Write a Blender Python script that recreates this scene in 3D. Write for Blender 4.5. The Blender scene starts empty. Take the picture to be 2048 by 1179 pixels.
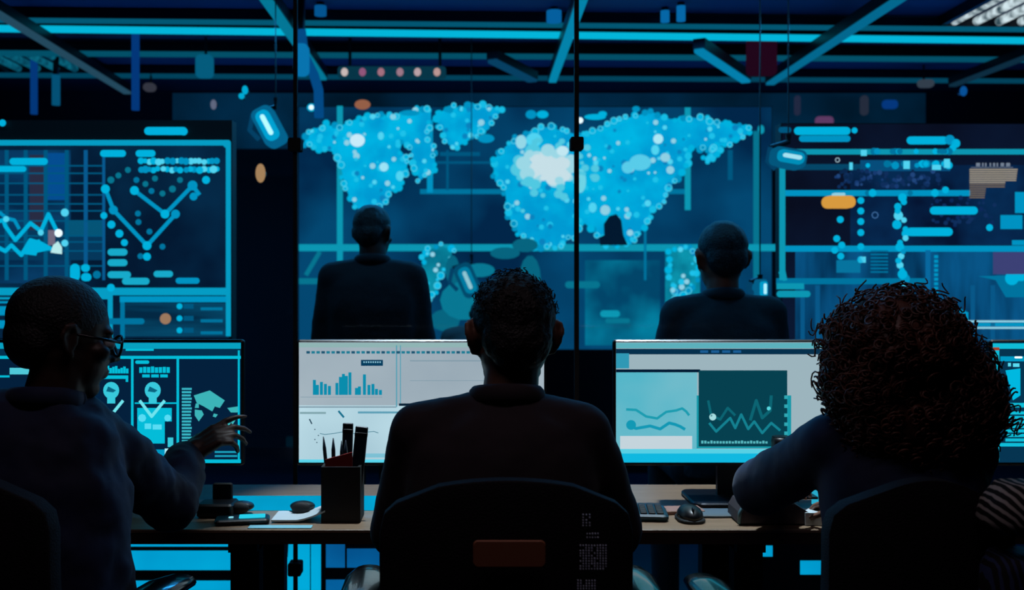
import bpy, bmesh, math, random
from mathutils import Vector, Matrix, Euler
random.seed(7)
S = bpy.context.scene
COL = S.collection
F, CX, CY, HC = 2050.0, 935.0, 565.0, 1.32      # focal length in px, principal point, camera height

def P(px, py, D):                                # photo pixel at distance D -> point in the room
    return Vector(((px-CX)/F*D, D, HC-(py-CY)/F*D))
def lin(h):
    h = h.lstrip('#'); o = []
    for i in (0, 2, 4):
        c = int(h[i:i+2], 16)/255
        o.append(c/12.92 if c <= .04045 else ((c+.055)/1.055)**2.4)
    return (o[0], o[1], o[2], 1)

# ------------------------------------------------------------------ materials
MC = {}
def em(h, s=1.0):
    k = ('em', h, s)
    if k in MC: return MC[k]
    m = bpy.data.materials.new('glow_'+h.strip('#')); m.use_nodes = True
    n = m.node_tree.nodes; l = m.node_tree.links; n.clear()
    e = n.new('ShaderNodeEmission'); e.inputs[0].default_value = lin(h); e.inputs[1].default_value = s
    o = n.new('ShaderNodeOutputMaterial'); l.new(e.outputs[0], o.inputs[0])
    MC[k] = m; return m
def em_var(h1, h2, scale=3.0, s=1.0, stretch=(1, 1, 1)):
    """display content that drifts between two colours"""
    k = ('ev', h1, h2, scale, s, stretch)
    if k in MC: return MC[k]
    m = bpy.data.materials.new('display_'+h1.strip('#')); m.use_nodes = True
    n = m.node_tree.nodes; l = m.node_tree.links; n.clear()
    tc = n.new('ShaderNodeTexCoord'); mp = n.new('ShaderNodeMapping'); mp.inputs['Scale'].default_value = stretch
    nz = n.new('ShaderNodeTexNoise'); nz.inputs['Scale'].default_value = scale; nz.inputs['Detail'].default_value = 3
    cr = n.new('ShaderNodeValToRGB')
    cr.color_ramp.elements[0].position = .36; cr.color_ramp.elements[0].color = lin(h1)
    cr.color_ramp.elements[1].position = .64; cr.color_ramp.elements[1].color = lin(h2)
    e = n.new('ShaderNodeEmission'); e.inputs[1].default_value = s
    o = n.new('ShaderNodeOutputMaterial')
    l.new(tc.outputs['Object'], mp.inputs[0]); l.new(mp.outputs[0], nz.inputs[0]); l.new(nz.outputs[0], cr.inputs[0])
    l.new(cr.outputs[0], e.inputs[0]); l.new(e.outputs[0], o.inputs[0])
    MC[k] = m; return m
def mat(name, h, rough=.6, metal=0, spec=.5, h2=None, scale=8, bump=0, bscale=60, stretch=(1,1,1), sheen=0, coat=0):
    if name in MC: return MC[name]
    m = bpy.data.materials.new(name); m.use_nodes = True
    n = m.node_tree.nodes; l = m.node_tree.links; b = n['Principled BSDF']
    b.inputs['Base Color'].default_value = lin(h); b.inputs['Roughness'].default_value = rough
    b.inputs['Metallic'].default_value = metal; b.inputs['Specular IOR Level'].default_value = spec
    if sheen: b.inputs['Sheen Weight'].default_value = sheen; b.inputs['Sheen Roughness'].default_value = .5
    if coat: b.inputs['Coat Weight'].default_value = coat
    tc = n.new('ShaderNodeTexCoord'); mp = n.new('ShaderNodeMapping'); mp.inputs['Scale'].default_value = stretch
    l.new(tc.outputs['Object'], mp.inputs[0])
    nz = n.new('ShaderNodeTexNoise'); nz.inputs['Scale'].default_value = scale; nz.inputs['Detail'].default_value = 4
    l.new(mp.outputs[0], nz.inputs[0])
    if h2:
        cr = n.new('ShaderNodeValToRGB'); cr.color_ramp.elements[0].position = .35; cr.color_ramp.elements[1].position = .65
        cr.color_ramp.elements[0].color = lin(h); cr.color_ramp.elements[1].color = lin(h2)
        l.new(nz.outputs[0], cr.inputs[0]); l.new(cr.outputs[0], b.inputs['Base Color'])
    if bump:
        n2 = n.new('ShaderNodeTexNoise'); n2.inputs['Scale'].default_value = bscale; n2.inputs['Detail'].default_value = 5
        l.new(mp.outputs[0], n2.inputs[0])
        bp = n.new('ShaderNodeBump'); bp.inputs['Strength'].default_value = bump; bp.inputs['Distance'].default_value = .01
        l.new(n2.outputs[0], bp.inputs['Height']); l.new(bp.outputs[0], b.inputs['Normal'])
    MC[name] = m; return m
def wave_mat(name, h, h2, scale, rot=0, thr=.5, dist=2.0):
    m = bpy.data.materials.new(name); m.use_nodes = True
    n = m.node_tree.nodes; l = m.node_tree.links; b = n['Principled BSDF']; b.inputs['Roughness'].default_value = .8
    tc = n.new('ShaderNodeTexCoord'); mp = n.new('ShaderNodeMapping'); mp.inputs['Rotation'].default_value = (0, rot, 0)
    w = n.new('ShaderNodeTexWave'); w.inputs['Scale'].default_value = scale; w.inputs['Distortion'].default_value = dist; w.bands_direction = 'X'
    cr = n.new('ShaderNodeValToRGB'); cr.color_ramp.interpolation = 'CONSTANT'
    cr.color_ramp.elements[0].color = lin(h); cr.color_ramp.elements[1].position = thr; cr.color_ramp.elements[1].color = lin(h2)
    l.new(tc.outputs['Object'], mp.inputs[0]); l.new(mp.outputs[0], w.inputs[0]); l.new(w.outputs[0], cr.inputs[0]); l.new(cr.outputs[0], b.inputs['Base Color'])
    return m
def glass_mat():
    m = bpy.data.materials.new('clear_glass'); m.use_nodes = True
    n = m.node_tree.nodes; l = m.node_tree.links; n.clear()
    t = n.new('ShaderNodeBsdfTransparent'); t.inputs[0].default_value = (.93, .97, 1, 1)
    g = n.new('ShaderNodeBsdfGlossy'); g.inputs['Roughness'].default_value = .02
    f = n.new('ShaderNodeFresnel'); f.inputs[0].default_value = 1.25
    x = n.new('ShaderNodeMixShader'); o = n.new('ShaderNodeOutputMaterial')
    l.new(f.outputs[0], x.inputs[0]); l.new(t.outputs[0], x.inputs[1]); l.new(g.outputs[0], x.inputs[2]); l.new(x.outputs[0], o.inputs[0])
    return m

NAVYC = mat('navy_cloth', '0c1e4a', .8, h2='081434', scale=5, bump=.05, bscale=60, sheen=.08)
CHARC = mat('charcoal_shirt', '2c222a', .85, h2='221a22', scale=4, bump=.05, bscale=60, sheen=.08)
TEALC = mat('dark_blue_top', '0c2c58', .8, h2='081e42', scale=5, bump=.05, bscale=60, sheen=.08)
DARKC = mat('dark_trousers', '10131d', .85, bump=.2)
BROWNC = mat('brown_jacket', '4a2a22', .8, bump=.2)
OLIVEC = mat('deep_teal_jacket', '0e3440', .8, h2='0a2630', bump=.2)
SKIN_D = mat('deep_brown_skin', '40291f', .5, h2='342018', scale=12)
SKIN_M = mat('tan_skin', '8a6250', .5, h2='7a5444', scale=12)
HAIRB = mat('black_hair', '08080c', .55, bump=.6, bscale=200)
HAIRC = mat('brown_curly_hair', '6e4234', .45, h2='4a2a22', scale=14)
SHOE = mat('black_leather', '0a0a0c', .4)
BLK = mat('black_plastic', '07090e', .38)
BLKM = mat('matte_black', '06080c', .7)
DMET = mat('dark_metal', '10151e', .4, metal=.6)
CHAIRF = mat('chair_fabric', '0e0d16', .85, h2='0a0a12', scale=20, bump=.3, bscale=300)
GLOSS = mat('glossy_chair_arm', '0c1016', .22, coat=.4)
WOOD = mat('desk_wood', '8a725c', .38, h2='76604c', scale=6, stretch=(1, 14, 14), bump=.05)
EDGE = mat('desk_edge', '3a2c26', .5)
FLOORM = mat('dark_floor', '0b1220', .35, h2='0e1828', scale=2)
WALLM = mat('dark_wall', '0c1526', .8, h2='0f1a2c', scale=1.5)
CEILM = mat('dark_ceiling', '182a48', .8, h2='1c3052', scale=1.5)
PAPER = mat('white_paper', 'b8c4c8', .7)
PAPERB = mat('brownish_folder', '8a6456', .7)
REDC = mat('red_card', '8a1c1c', .6)
GLASS = glass_mat()

# ------------------------------------------------------------------ mesh builder
class MB:
    def __init__(s): s.v = []; s.f = []; s.mi = []; s.ms = []
    def m(s, mt):
        if mt not in s.ms: s.ms.append(mt)
        return s.ms.index(mt)
    def add(s, vs, fs, mt):
        b = len(s.v); k = s.m(mt)
        s.v += [tuple(v) for v in vs]; s.f += [tuple(i+b for i in f) for f in fs]; s.mi += [k]*len(fs)
    def box(s, c, d, mt, R=None):
        x, y, z = d[0]/2, d[1]/2, d[2]/2
        vs = [Vector((a*x, b*y, e*z)) for a in (-1, 1) for b in (-1, 1) for e in (-1, 1)]
        if R: vs = [R @ v for v in vs]
        vs = [v+Vector(c) for v in vs]
        s.add(vs, [(0,1,3,2), (4,6,7,5), (0,4,5,1), (2,3,7,6), (0,2,6,4), (1,5,7,3)], mt); return s
    def rbox(s, c, d, r, mt, R=None, seg=4, axis='y', crown=0):
        """box rounded in the plane across `axis`, thin along it, with a softened edge"""
        ax = {'x': 0, 'y': 1, 'z': 2}[axis]; o = [i for i in range(3) if i != ax]
        a, b, t = d[o[0]]/2, d[o[1]]/2, d[ax]/2
        r = min(r, a*.999, b*.999); out = []
        for (cx, cy, a0) in ((a-r, b-r, 0), (-a+r, b-r, 90), (-a+r, -b+r, 180), (a-r, -b+r, 270)):
            for k in range(seg+1):
                an = math.radians(a0+90*k/seg); out.append((cx, cy, math.cos(an), math.sin(an)))
        n = len(out); e = min(t*.6, r*.5, .006)
        rings = [(-t, -e), (-t+e, 0), (t-e, 0), (t, -e)]; vs = []
        for (h, inset) in rings:
            for (cx, cy, ca, sa) in out:
                p = [0, 0, 0]; p[o[0]] = cx+(r+inset)*ca; p[o[1]] = cy+(r+inset)*sa; p[ax] = h
                v = Vector(p)
                if R: v = R @ v
                vs.append(v+Vector(c))
        fs = []
        for q in range(3):
            for i in range(n):
                j = (i+1) % n; fs.append((q*n+i, q*n+j, (q+1)*n+j, (q+1)*n+i))
        fs.append(tuple(range(n-1, -1, -1))); fs.append(tuple(3*n+i for i in range(n)))
        s.add(vs, fs, mt); return s
    def tube(s, pts, r, mt, n=10, caps=True, flat=1.0):
        pts = [Vector(p) for p in pts]; m = len(pts)
        rs = r if isinstance(r, (list, tuple)) else [r]*m
        vs = []; up = None
        for i, p in enumerate(pts):
            d = (pts[min(i+1, m-1)]-pts[max(i-1, 0)]).normalized()
            if up is None:
                up = Vector((0, 0, 1)) if abs(d.z) < .9 else Vector((0, 1, 0))
            u = d.cross(up).normalized(); w = u.cross(d).normalized(); up = w
            for k in range(n):
                a = 2*math.pi*k/n; vs.append(p+(u*math.cos(a)+w*math.sin(a)*flat)*rs[i])
        fs = [(i*n+k, i*n+(k+1) % n, (i+1)*n+(k+1) % n, (i+1)*n+k) for i in range(m-1) for k in range(n)]
        if caps: fs += [tuple(range(n-1, -1, -1)), tuple((m-1)*n+k for k in range(n))]
        s.add(vs, fs, mt); return s
    def ell(s, c, r, mt, R=None, nu=16, nv=10):
        vs = [Vector((0, 0, -r[2]))]
        for j in range(1, nv):
            ph = -math.pi/2+math.pi*j/nv
            for i in range(nu):
                a = 2*math.pi*i/nu; vs.append(Vector((r[0]*math.cos(ph)*math.cos(a), r[1]*math.cos(ph)*math.sin(a), r[2]*math.sin(ph))))
        vs.append(Vector((0, 0, r[2])))
        if R: vs = [R @ v for v in vs]
        vs = [v+Vector(c) for v in vs]
        fs = [(0, 1+(i+1) % nu, 1+i) for i in range(nu)]
        for j in range(nv-2):
            for i in range(nu):
                a = 1+j*nu+i; b = 1+j*nu+(i+1) % nu; fs.append((a, b, b+nu, a+nu))
        L = len(vs)-1; q = 1+(nv-2)*nu
        fs += [(q+i, q+(i+1) % nu, L) for i in range(nu)]
        s.add(vs, fs, mt); return s
    def cap(s, a, b, ra, rb, mt, n=14):
        """tapered limb with round ends"""
        a, b = Vector(a), Vector(b); d = b-a; L = d.length; d = d.normalized() if L > 1e-6 else Vector((0, 0, 1))
        pts, rs = [], []
        for k in range(5):
            t = math.pi/2*k/4; pts.append(a-d*ra*math.cos(t)); rs.append(max(ra*math.sin(t), 1e-4))
        for k in range(1, 4): pts.append(a.lerp(b, k/4)); rs.append(ra+(rb-ra)*k/4)
        for k in range(5):
            t = math.pi/2*k/4; pts.append(b+d*rb*math.sin(t)); rs.append(max(rb*math.cos(t), 1e-4))
        s.tube(pts, rs, mt, n); return s
    def loft(s, rings, mt, n=28, e=2.4):
        """rings: (x, y, z, half width, half depth)"""
        vs = []
        for (x, y, z, rx, ry) in rings:
            for k in range(n):
                a = 2*math.pi*k/n; c, q = math.cos(a), math.sin(a)
                vs.append(Vector((x+rx*math.copysign(abs(c)**(2/e), c), y+ry*math.copysign(abs(q)**(2/e), q), z)))
        m = len(rings)
        fs = [(i*n+k, i*n+(k+1) % n, (i+1)*n+(k+1) % n, (i+1)*n+k) for i in range(m-1) for k in range(n)]
        fs += [tuple(range(n-1, -1, -1)), tuple((m-1)*n+k for k in range(n))]
        s.add(vs, fs, mt); return s
    def cyl(s, c, r, h, mt, n=24, r2=None):
        c = Vector(c); s.tube([c, c+Vector((0, 0, h))], [r, r if r2 is None else r2], mt, n); return s
    def build(s, name, parent=None, smooth=False, loc=None):
        me = bpy.data.meshes.new(name); me.from_pydata(s.v, [], s.f)
        for mt in s.ms: me.materials.append(mt)
        me.polygons.foreach_set('material_index', s.mi)
        if smooth: me.polygons.foreach_set('use_smooth', [True]*len(s.f))
        me.update()
        o = bpy.data.objects.new(name, me); COL.objects.link(o)
        if loc is not None:
            me.transform(Matrix.Translation(-Vector(loc))); o.location = loc
        if parent:
            o.parent = parent; o.matrix_parent_inverse = parent.matrix_basis.inverted()
        return o
    def remesh(s, name, voxel, parent=None, mt=None, smooth=6, disp=None):
        o = s.build('tmp_body')
        md = o.modifiers.new('r', 'REMESH'); md.mode = 'VOXEL'; md.voxel_size = voxel; md.use_smooth_shade = True
        sm = o.modifiers.new('s', 'SMOOTH'); sm.factor = .5; sm.iterations = smooth
        if disp:
            tx = bpy.data.textures.new(name+'_folds', 'CLOUDS'); tx.noise_scale = disp[1]; tx.noise_depth = 2
            d = o.modifiers.new('d', 'DISPLACE'); d.texture = tx; d.strength = disp[0]; d.mid_level = .5; d.texture_coords = 'LOCAL'
        dg = bpy.context.evaluated_depsgraph_get(); me = bpy.data.meshes.new_from_object(o.evaluated_get(dg))
        old = o.data; bpy.data.objects.remove(o); bpy.data.meshes.remove(old)
        me.name = name; me.materials.clear(); me.materials.append(mt or s.ms[0])
        me.polygons.foreach_set('material_index', [0]*len(me.polygons)); me.polygons.foreach_set('use_smooth', [True]*len(me.polygons))
        q = bpy.data.objects.new(name, me); COL.objects.link(q)
        if parent: q.parent = parent; q.matrix_parent_inverse = parent.matrix_basis.inverted()
        return q

def tag(o, label=None, cat=None, group=None, kind=None):
    if label: o['label'] = label
    if cat: o['category'] = cat
    if group: o['group'] = group
    if kind: o['kind'] = kind
    return o
def thing(name, label, cat, loc=(0, 0, 0), group=None, rz=0):
    o = bpy.data.objects.new(name, None); COL.objects.link(o); o.location = loc; o.rotation_euler = (0, 0, rz)
    o.empty_display_size = .05
    return tag(o, label, cat, group)
def struct(o): o['kind'] = 'structure'; return o

# ------------------------------------------------------------------ camera and film
cam = bpy.data.cameras.new('camera'); co = bpy.data.objects.new('camera', cam); COL.objects.link(co)
co.location = (0, 0, HC); co.rotation_euler = (math.radians(90), 0, 0)
cam.sensor_width = 36; cam.lens = 36*F/2048
cam.shift_x = (1024-CX)/2048; cam.shift_y = (CY-589.5)/2048
cam.clip_start = .05
cam.dof.use_dof = True; cam.dof.focus_distance = 2.25; cam.dof.aperture_fstop = 4.0
S.camera = co
S.view_settings.view_transform = 'Standard'; S.view_settings.look = 'None'; S.view_settings.gamma = 1
S.view_settings.use_curve_mapping = False; S.view_settings.exposure = 0
S.cycles.use_denoising = True; S.cycles.max_bounces = 6; S.cycles.transparent_max_bounces = 12
S.cycles.sample_clamp_indirect = 3; S.cycles.caustics_reflective = False; S.cycles.caustics_refractive = False
w = bpy.data.worlds.new('world'); S.world = w; w.use_nodes = True
w.node_tree.nodes['Background'].inputs[0].default_value = (.01, .03, .08, 1); w.node_tree.nodes['Background'].inputs[1].default_value = .3

# ------------------------------------------------------------------ room shell
X0, X1, Y0, Y1, HT = -5.5, 6.0, -2.0, 8.2, 2.85
struct(MB().box(((X0+X1)/2, (Y0+Y1)/2, -.05), (X1-X0, Y1-Y0, .1), FLOORM).build('floor'))
struct(MB().box(((X0+X1)/2, (Y0+Y1)/2, HT+.05), (X1-X0, Y1-Y0, .1), CEILM).build('ceiling'))
struct(MB().box(((X0+X1)/2, Y1+.05, HT/2), (X1-X0, .1, HT), WALLM).build('wall_back'))
struct(MB().box(((X0+X1)/2, Y0-.05, HT/2), (X1-X0, .1, HT), WALLM).build('wall_front'))
struct(MB().box((X0-.05, (Y0+Y1)/2, HT/2), (.1, Y1-Y0, HT), WALLM).build('wall_left'))
struct(MB().box((X1+.05, (Y0+Y1)/2, HT/2), (.1, Y1-Y0, HT), WALLM).build('wall_right'))

# glass partition: three panes with black seams and patch clamps
GY = 3.12
sx1, sx2 = (591-CX)/F*GY, (1153-CX)/F*GY
k = 0
for (a, b) in ((X0, sx1-.006), (sx1+.006, sx2-.006), (sx2+.006, X1)):
    k += 1
    struct(MB().box(((a+b)/2, GY, HT/2), (b-a, .01, HT), GLASS).build('window_%d' % k))
k = 0
for x, wd in ((sx1, .012), (sx2, .014)):
    k += 1
    struct(MB().box((x, GY, HT/2), (wd, .014, HT), BLKM).build('trim_%d' % k))
def clamp(px, py, x, label):
    z = P(px, py, GY).z
    t = thing('glass_clamp', label, 'clamp', (x, GY-.012, z), 'patch clamps on the glass seams')
    MB().rbox((x, GY-.016, z), (.040, .018, .040), .006, BLKM).build('front_plate', t)
    MB().rbox((x, GY+.016, z), (.040, .018, .040), .006, BLKM).build('back_plate', t)
clamp(591, 290, sx1, 'small black square clamp high on the glass seam beside the tilted floodlight')
clamp(593, 1135, sx1, 'small black square clamp low on the glass seam under the desk')
clamp(1153, 288, sx2, 'small black square clamp on the glass seam across the world map')

# ------------------------------------------------------------------ flat display content
class Scr(MB):
    def __init__(s, D): super().__init__(); s.D = D
    def q(s, pts, mt, ly=1):
        d = s.D-.0015*ly; s.add([P(x, y, s.D)+Vector((0, d-s.D, 0)) for x, y in pts], [tuple(range(len(pts)-1, -1, -1))], mt); return s
    def rect(s, x0, y0, x1, y1, mt, ly=1): return s.q([(x0, y0), (x1, y0), (x1, y1), (x0, y1)], mt, ly)
    def disc(s, x, y, r, mt, ly=2, n=14, ry=None):
        ry = ry or r
        return s.q([(x+r*math.cos(2*math.pi*i/n), y+ry*math.sin(2*math.pi*i/n)) for i in range(n)], mt, ly)
    def ring(s, x, y, r, w, mt, ly=2, n=16):
        for i in range(n):
            a, b = 2*math.pi*i/n, 2*math.pi*(i+1)/n
            s.q([(x+r*math.cos(a), y+r*math.sin(a)), (x+r*math.cos(b), y+r*math.sin(b)), (x+(r-w)*math.cos(b), y+(r-w)*math.sin(b)), (x+(r-w)*math.cos(a), y+(r-w)*math.sin(a))], mt, ly)
    def pill(s, x0, y0, x1, y1, mt, ly=2):
        r = min(abs(y1-y0), abs(x1-x0))/2; pts = []
        for (cx, cy, a0) in ((x1-r, y1-r, 0), (x0+r, y1-r, 90), (x0+r, y0+r, 180), (x1-r, y0+r, 270)):
            for q in range(5):
                a = math.radians(a0+90*q/4); pts.append((cx+r*math.cos(a), cy+r*math.sin(a)))
        return s.q(pts, mt, ly)
    def line(s, pts, w, mt, ly=2):
        for (a, b) in zip(pts, pts[1:]):
            dx, dy = b[0]-a[0], b[1]-a[1]; L = math.hypot(dx, dy) or 1; nx, ny = -dy/L*w/2, dx/L*w/2
            s.q([(a[0]+nx, a[1]+ny), (b[0]+nx, b[1]+ny), (b[0]-nx, b[1]-ny), (a[0]-nx, a[1]-ny)], mt, ly)
        for p in pts[1:-1]: s.disc(p[0], p[1], w/2, mt, ly+.3, 10)
        return s
def inside(x, y, poly):
    c = False; j = len(poly)-1
    for i in range(len(poly)):
        (xi, yi), (xj, yj) = poly[i], poly[j]
        if (yi > y) != (yj > y) and x < (xj-xi)*(y-yi)/(yj-yi)+xi: c = not c
        j = i
    return c
CY1, CY2, CY3, CY4 = em('00b8e0'), em('0098c4'), em('0078a0'), em('005a80')
BRI, WHT, PALE = em('58dcf4'), em('eafcff', 1.3), em('9ad8e6')
def slab(D, x0, y0, x1, y1, depth, mt, ):
    a, b = P(x0, y0, D), P(x1, y1, D)
    return (((a.x+b.x)/2, D+depth/2+.001, (a.z+b.z)/2), (abs(b.x-a.x), depth, abs(a.z-b.z)))

# ---- world map video wall
D = 6.5
vw = thing('video_wall', 'huge blue video wall showing a glowing dotted world map behind the glass', 'screen', P(1080, 690, D))
MB().box(*slab(D, 596, 212, 1545, 700, .12, None), BLKM).build('housing', vw)
s = Scr(D)
bgm = em_var('02284a', '044a72', 1.3)
s.rect(598, 214, 1543, 698, bgm, 1)
s.build('screen', vw)
s = Scr(D-.01)
T = em('0e9cb4'); T2 = em('087890')
for x, w_, y0, y1, mt in ((680, 12, 212, 572, T), (860, 12, 240, 385, CY2), (1375, 12, 215, 420, T), (1512, 12, 262, 560, T2), (725, 5, 300, 500, CY4), (1460, 10, 300, 360, CY4), (895, 5, 300, 380, CY4), (1290, 5, 300, 560, CY3)):
    s.rect(x-w_/2, y0, x+w_/2, y1, mt, 4)
for y, h_, x0, x1, mt in ((495, 14, 598, 1543, T), (383, 10, 840, 1380, CY3), (325, 5, 860, 1380, CY4), (562, 12, 598, 690, T2), (308, 8, 880, 960, CY4)):
    s.rect(x0, y-h_/2, x1, y+h_/2, mt, 3)
s.disc(680, 568, 9, T, 5); s.line([(640, 503), (612, 550)], 9, T2, 3)
s.pill(1130, 562, 1200, 576, T2, 3); s.pill(1200, 620, 1240, 634, T, 3); s.pill(1210, 636, 1260, 646, T2, 3); s.rect(1170, 520, 1320, 690, em_var('02486a', '0482a0', 2.5), 2)
s.rect(1330, 500, 1400, 620, em_var('046080', '0a98ac', 3), 2)
s.pill(1515, 250, 1528, 268, T, 3); s.pill(1484, 488, 1600, 502, T, 5)
s.build('grid_graphic', vw)
NA = [(606,290),(618,262),(650,250),(680,252),(712,238),(745,230),(800,234),(840,214),(862,222),(862,240),(852,262),(868,300),(872,340),(852,350),(840,362),(828,330),(822,300),(805,285),(800,300),(818,320),(808,350),(800,372),(780,385),(778,400),(762,415),(740,425),(712,415),(700,398),(690,370),(683,340),(672,305),(645,298)]
GR = [(866,232),(895,216),(950,210),(985,213),(1003,222),(985,240),(978,258),(955,270),(925,288),(906,297),(892,284),(886,262)]
EU = [(985,322),(1004,300),(1030,275),(1060,262),(1092,254),(1130,262),(1150,268),(1185,262),(1205,252),(1232,240),(1272,232),(1300,222),(1340,238),(1380,234),(1420,240),(1460,246),(1500,252),(1502,262),(1480,280),(1452,290),(1420,296),(1376,296),(1376,330),(1362,350),(1340,372),(1330,400),(1305,420),(1290,450),(1262,488),(1215,490),(1190,462),(1160,440),(1150,470),(1120,490),(1075,500),(1040,470),(1015,430),(1010,380),(990,362)]
KA = [(1408,318),(1428,292),(1440,296),(1432,318),(1416,326)]
SA = [(846,505),(880,490),(905,500),(900,530),(878,565),(862,600),(848,620),(842,570)]
AU = [(1340,500),(1380,490),(1400,520),(1392,570),(1350,600),(1340,560)]
def continent(poly, name, fill, n, seed, glow=()):
    R_ = random.Random(seed); s = Scr(D-.02); s.q(poly, fill, 1)
    xs = [p[0] for p in poly]; ys = [p[1] for p in poly]
    m = len(poly)
    for i in range(m):                                   # rim of map dots, some with painted bokeh rings
        a, b = poly[i], poly[(i+1) % m]; L = math.hypot(b[0]-a[0], b[1]-a[1])
        for q in range(max(1, int(L/11))):
            t = (q+R_.random()*.6)/max(1, int(L/11)); x = a[0]+(b[0]-a[0])*t+R_.uniform(-4, 4); y = a[1]+(b[1]-a[1])*t+R_.uniform(-4, 4)
            r = R_.uniform(4.5, 8); s.disc(x, y, r, R_.choice([CY1, CY1, em('18c4e8'), CY2]), 2+R_.random())
            if R_.random() < .4: s.ring(x, y, r, 1.6, BRI, 4)
    c = 0
    while c < n:
        x, y = R_.uniform(min(xs), max(xs)), R_.uniform(min(ys), max(ys))
        if not inside(x, y, poly): continue
        c += 1; r = R_.uniform(2.5, 6.5)
        mt = R_.choice([BRI, em('20c8ec'), em('20c8ec'), em('0c88c0'), PALE])
        s.disc(x, y, r, mt, 2.5+R_.random()*2)
    for (x, y, rx, ry, mt) in glow: s.disc(x, y, rx, mt, 5+R_.random(), 18, ry)
    return s.build(name, vw)
fl = em_var('00a0d4', '00bce6', 5)
continent(NA, 'continent_graphic', fl, 55, 1, [(715,281,15,13,em('d8f4fc')), (768,334,9,9,em('a8ecf8')), (762,272,6,8,BRI), (800,352,8,10,BRI)])
continent(GR, 'continent_graphic', fl, 18, 2)
pw = em_var('8cd8e8', 'd0e8ea', 8); pw2 = em('c4e6ea')
RG = random.Random(11); GLOW = []
for q_ in range(120):
    ax, ay = RG.gauss(100, 34), RG.gauss(338, 24); dd_ = math.hypot((ax-95)/50, (ay-335)/30)
    GLOW.append((min(ax, 190), ay, RG.uniform(6, 16) if dd_ < 1.3 else RG.uniform(4, 9), em('d6e8ea') if dd_ < .8 else (em('a8e0e8') if dd_ < 1.2 else em('58d0e4'))))
GLOW.sort(key=lambda g_: -math.hypot((g_[0]-95)/50, (g_[1]-335)/30))
continent(EU, 'continent_graphic', fl, 130, 3, [(1000+gx_, gy_, gr_, gr_*.9, gm_) for gx_, gy_, gr_, gm_ in GLOW]+[ (1042,284,11,14,em('a0e0ea')), (1068,280,16,14,BRI), (1125,302,12,10,em('d0f0f4')), 
   (1280,325,22,16,em('60d4ec')), (1316,278,10,10,em('b8f0f8')), (1255,335,12,12,em('60d4ec')), (1330,315,10,9,PALE), (1340,340,8,8,PALE), (1210,420,10,10,PALE), (1185,415,8,10,BRI), (1160,362,12,24,em('78dce8')), (1310,300,8,10,BRI)])
continent(KA, 'continent_graphic', fl, 4, 4)
continent(SA, 'continent_graphic', em_var('067088', '0c98ac', 6), 10, 5)
continent(AU, 'continent_graphic', em_var('067890', '10a4b8', 6), 14, 6)
s = Scr(D-.025)
for (x, y, rx, ry) in ((972,277,17,9), (1062,229,11,9), (1085,229,12,8), (623,215,9,8), (1190,234,22,6), (1205,228,9,6), (1272,218,8,6), (905,540,14,30), (960,540,30,14), (1010,506,30,12), (1050,490,26,14), (930,600,50,40), (890,640,30,22), (990,620,30,30), (1060,560,22,50), (820,226,20,6)):
    mt = random.choice([CY1, CY2]) if y < 470 else random.choice([em('086880'), em('0a7c94')])
    s.disc(x, y, rx, mt, 2+random.random(), 14, ry)
s.disc(623, 215, 5, WHT, 6); s.disc(1160, 241, 6, WHT, 6)
s.build('island_graphic', vw)
# dark blot in the map
s = Scr(D-.03); s.q([(1200,490),(1198,475),(1208,470),(1207,448),(1218,432),(1232,428),(1242,440),(1246,470),(1255,490)], em('031a30'), 8); s.build('dark_graphic', vw)

# ---- left data wall
D = 4.3
lw = thing('data_wall', 'wide data wall with rounded glowing frame and line charts behind the man in glasses', 'screen', P(200, 680, D))
MB().box(*slab(D, -60, 240, 464, 682, .08, None), BLKM).build('housing', lw)
s = Scr(D)
s.rect(-58, 288, 458, 676, em_var('041a32', '07304e', 2.2), 1)
s.rect(-58, 300, 142, 566, em_var('042a4a', '0a3e66', 3, stretch=(1, 1, 3)), 2)
s.rect(90, 306, 135, 400, em('055092'), 3); s.rect(60, 310, 88, 460, em('2c2e44'), 3)
s.rect(0, 460, 206, 520, em('063a5c'), 2.5)
s.build('screen', lw)
s = Scr(D-.012)
FR = em('06a2c6')
s.pill(-58, 280, 462, 291, FR, 2); s.rect(452, 286, 462, 672, FR, 2); s.disc(454, 288, 8, FR, 2)
s.rect(-58, 575, 458, 590, FR, 2); s.rect(-58, 594, 70, 598, FR, 2); s.rect(-58, 602, 70, 606, CY2, 2)
s.rect(240, 592, 458, 604, CY2, 2); s.rect(241, 604, 250, 676, CY3, 2); s.rect(216, 590, 226, 676, FR, 2); s.rect(190, 590, 222, 598, FR, 2)
s.rect(244, 606, 452, 672, em_var('042a44', '085070', 5, stretch=(.3, 1, 3)), 1.5)
for x in (14, 52, 92, 134): s.rect(x-4, 300, x+4, 560, CY4, 2)
s.rect(168, 300, 176, 560, em('0a5c90'), 2); s.rect(205, 310, 211, 560, em('0a5c90'), 2)
for y in (330, 345, 365, 388, 406, 420, 440, 470, 482, 500, 530): s.rect(-58, y, 205, y+3, CY4, 2)
s.rect(138, 440, 205, 470, em('065878'), 2)
s.pill(20, 316, 97, 330, CY1, 4); s.pill(-58, 332, 54, 344, CY1, 4); s.pill(201, 300, 253, 314, CY1, 4); s.pill(272, 300, 312, 314, CY1, 4)
for y in (323, 339):
    for x in range(282, 440, 9):
        s.disc(x+random.uniform(-2, 2), y+random.uniform(-1.5, 1.5), random.uniform(5, 8), random.choice([CY1, BRI, CY2]), 4+random.random(), 10)
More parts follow.
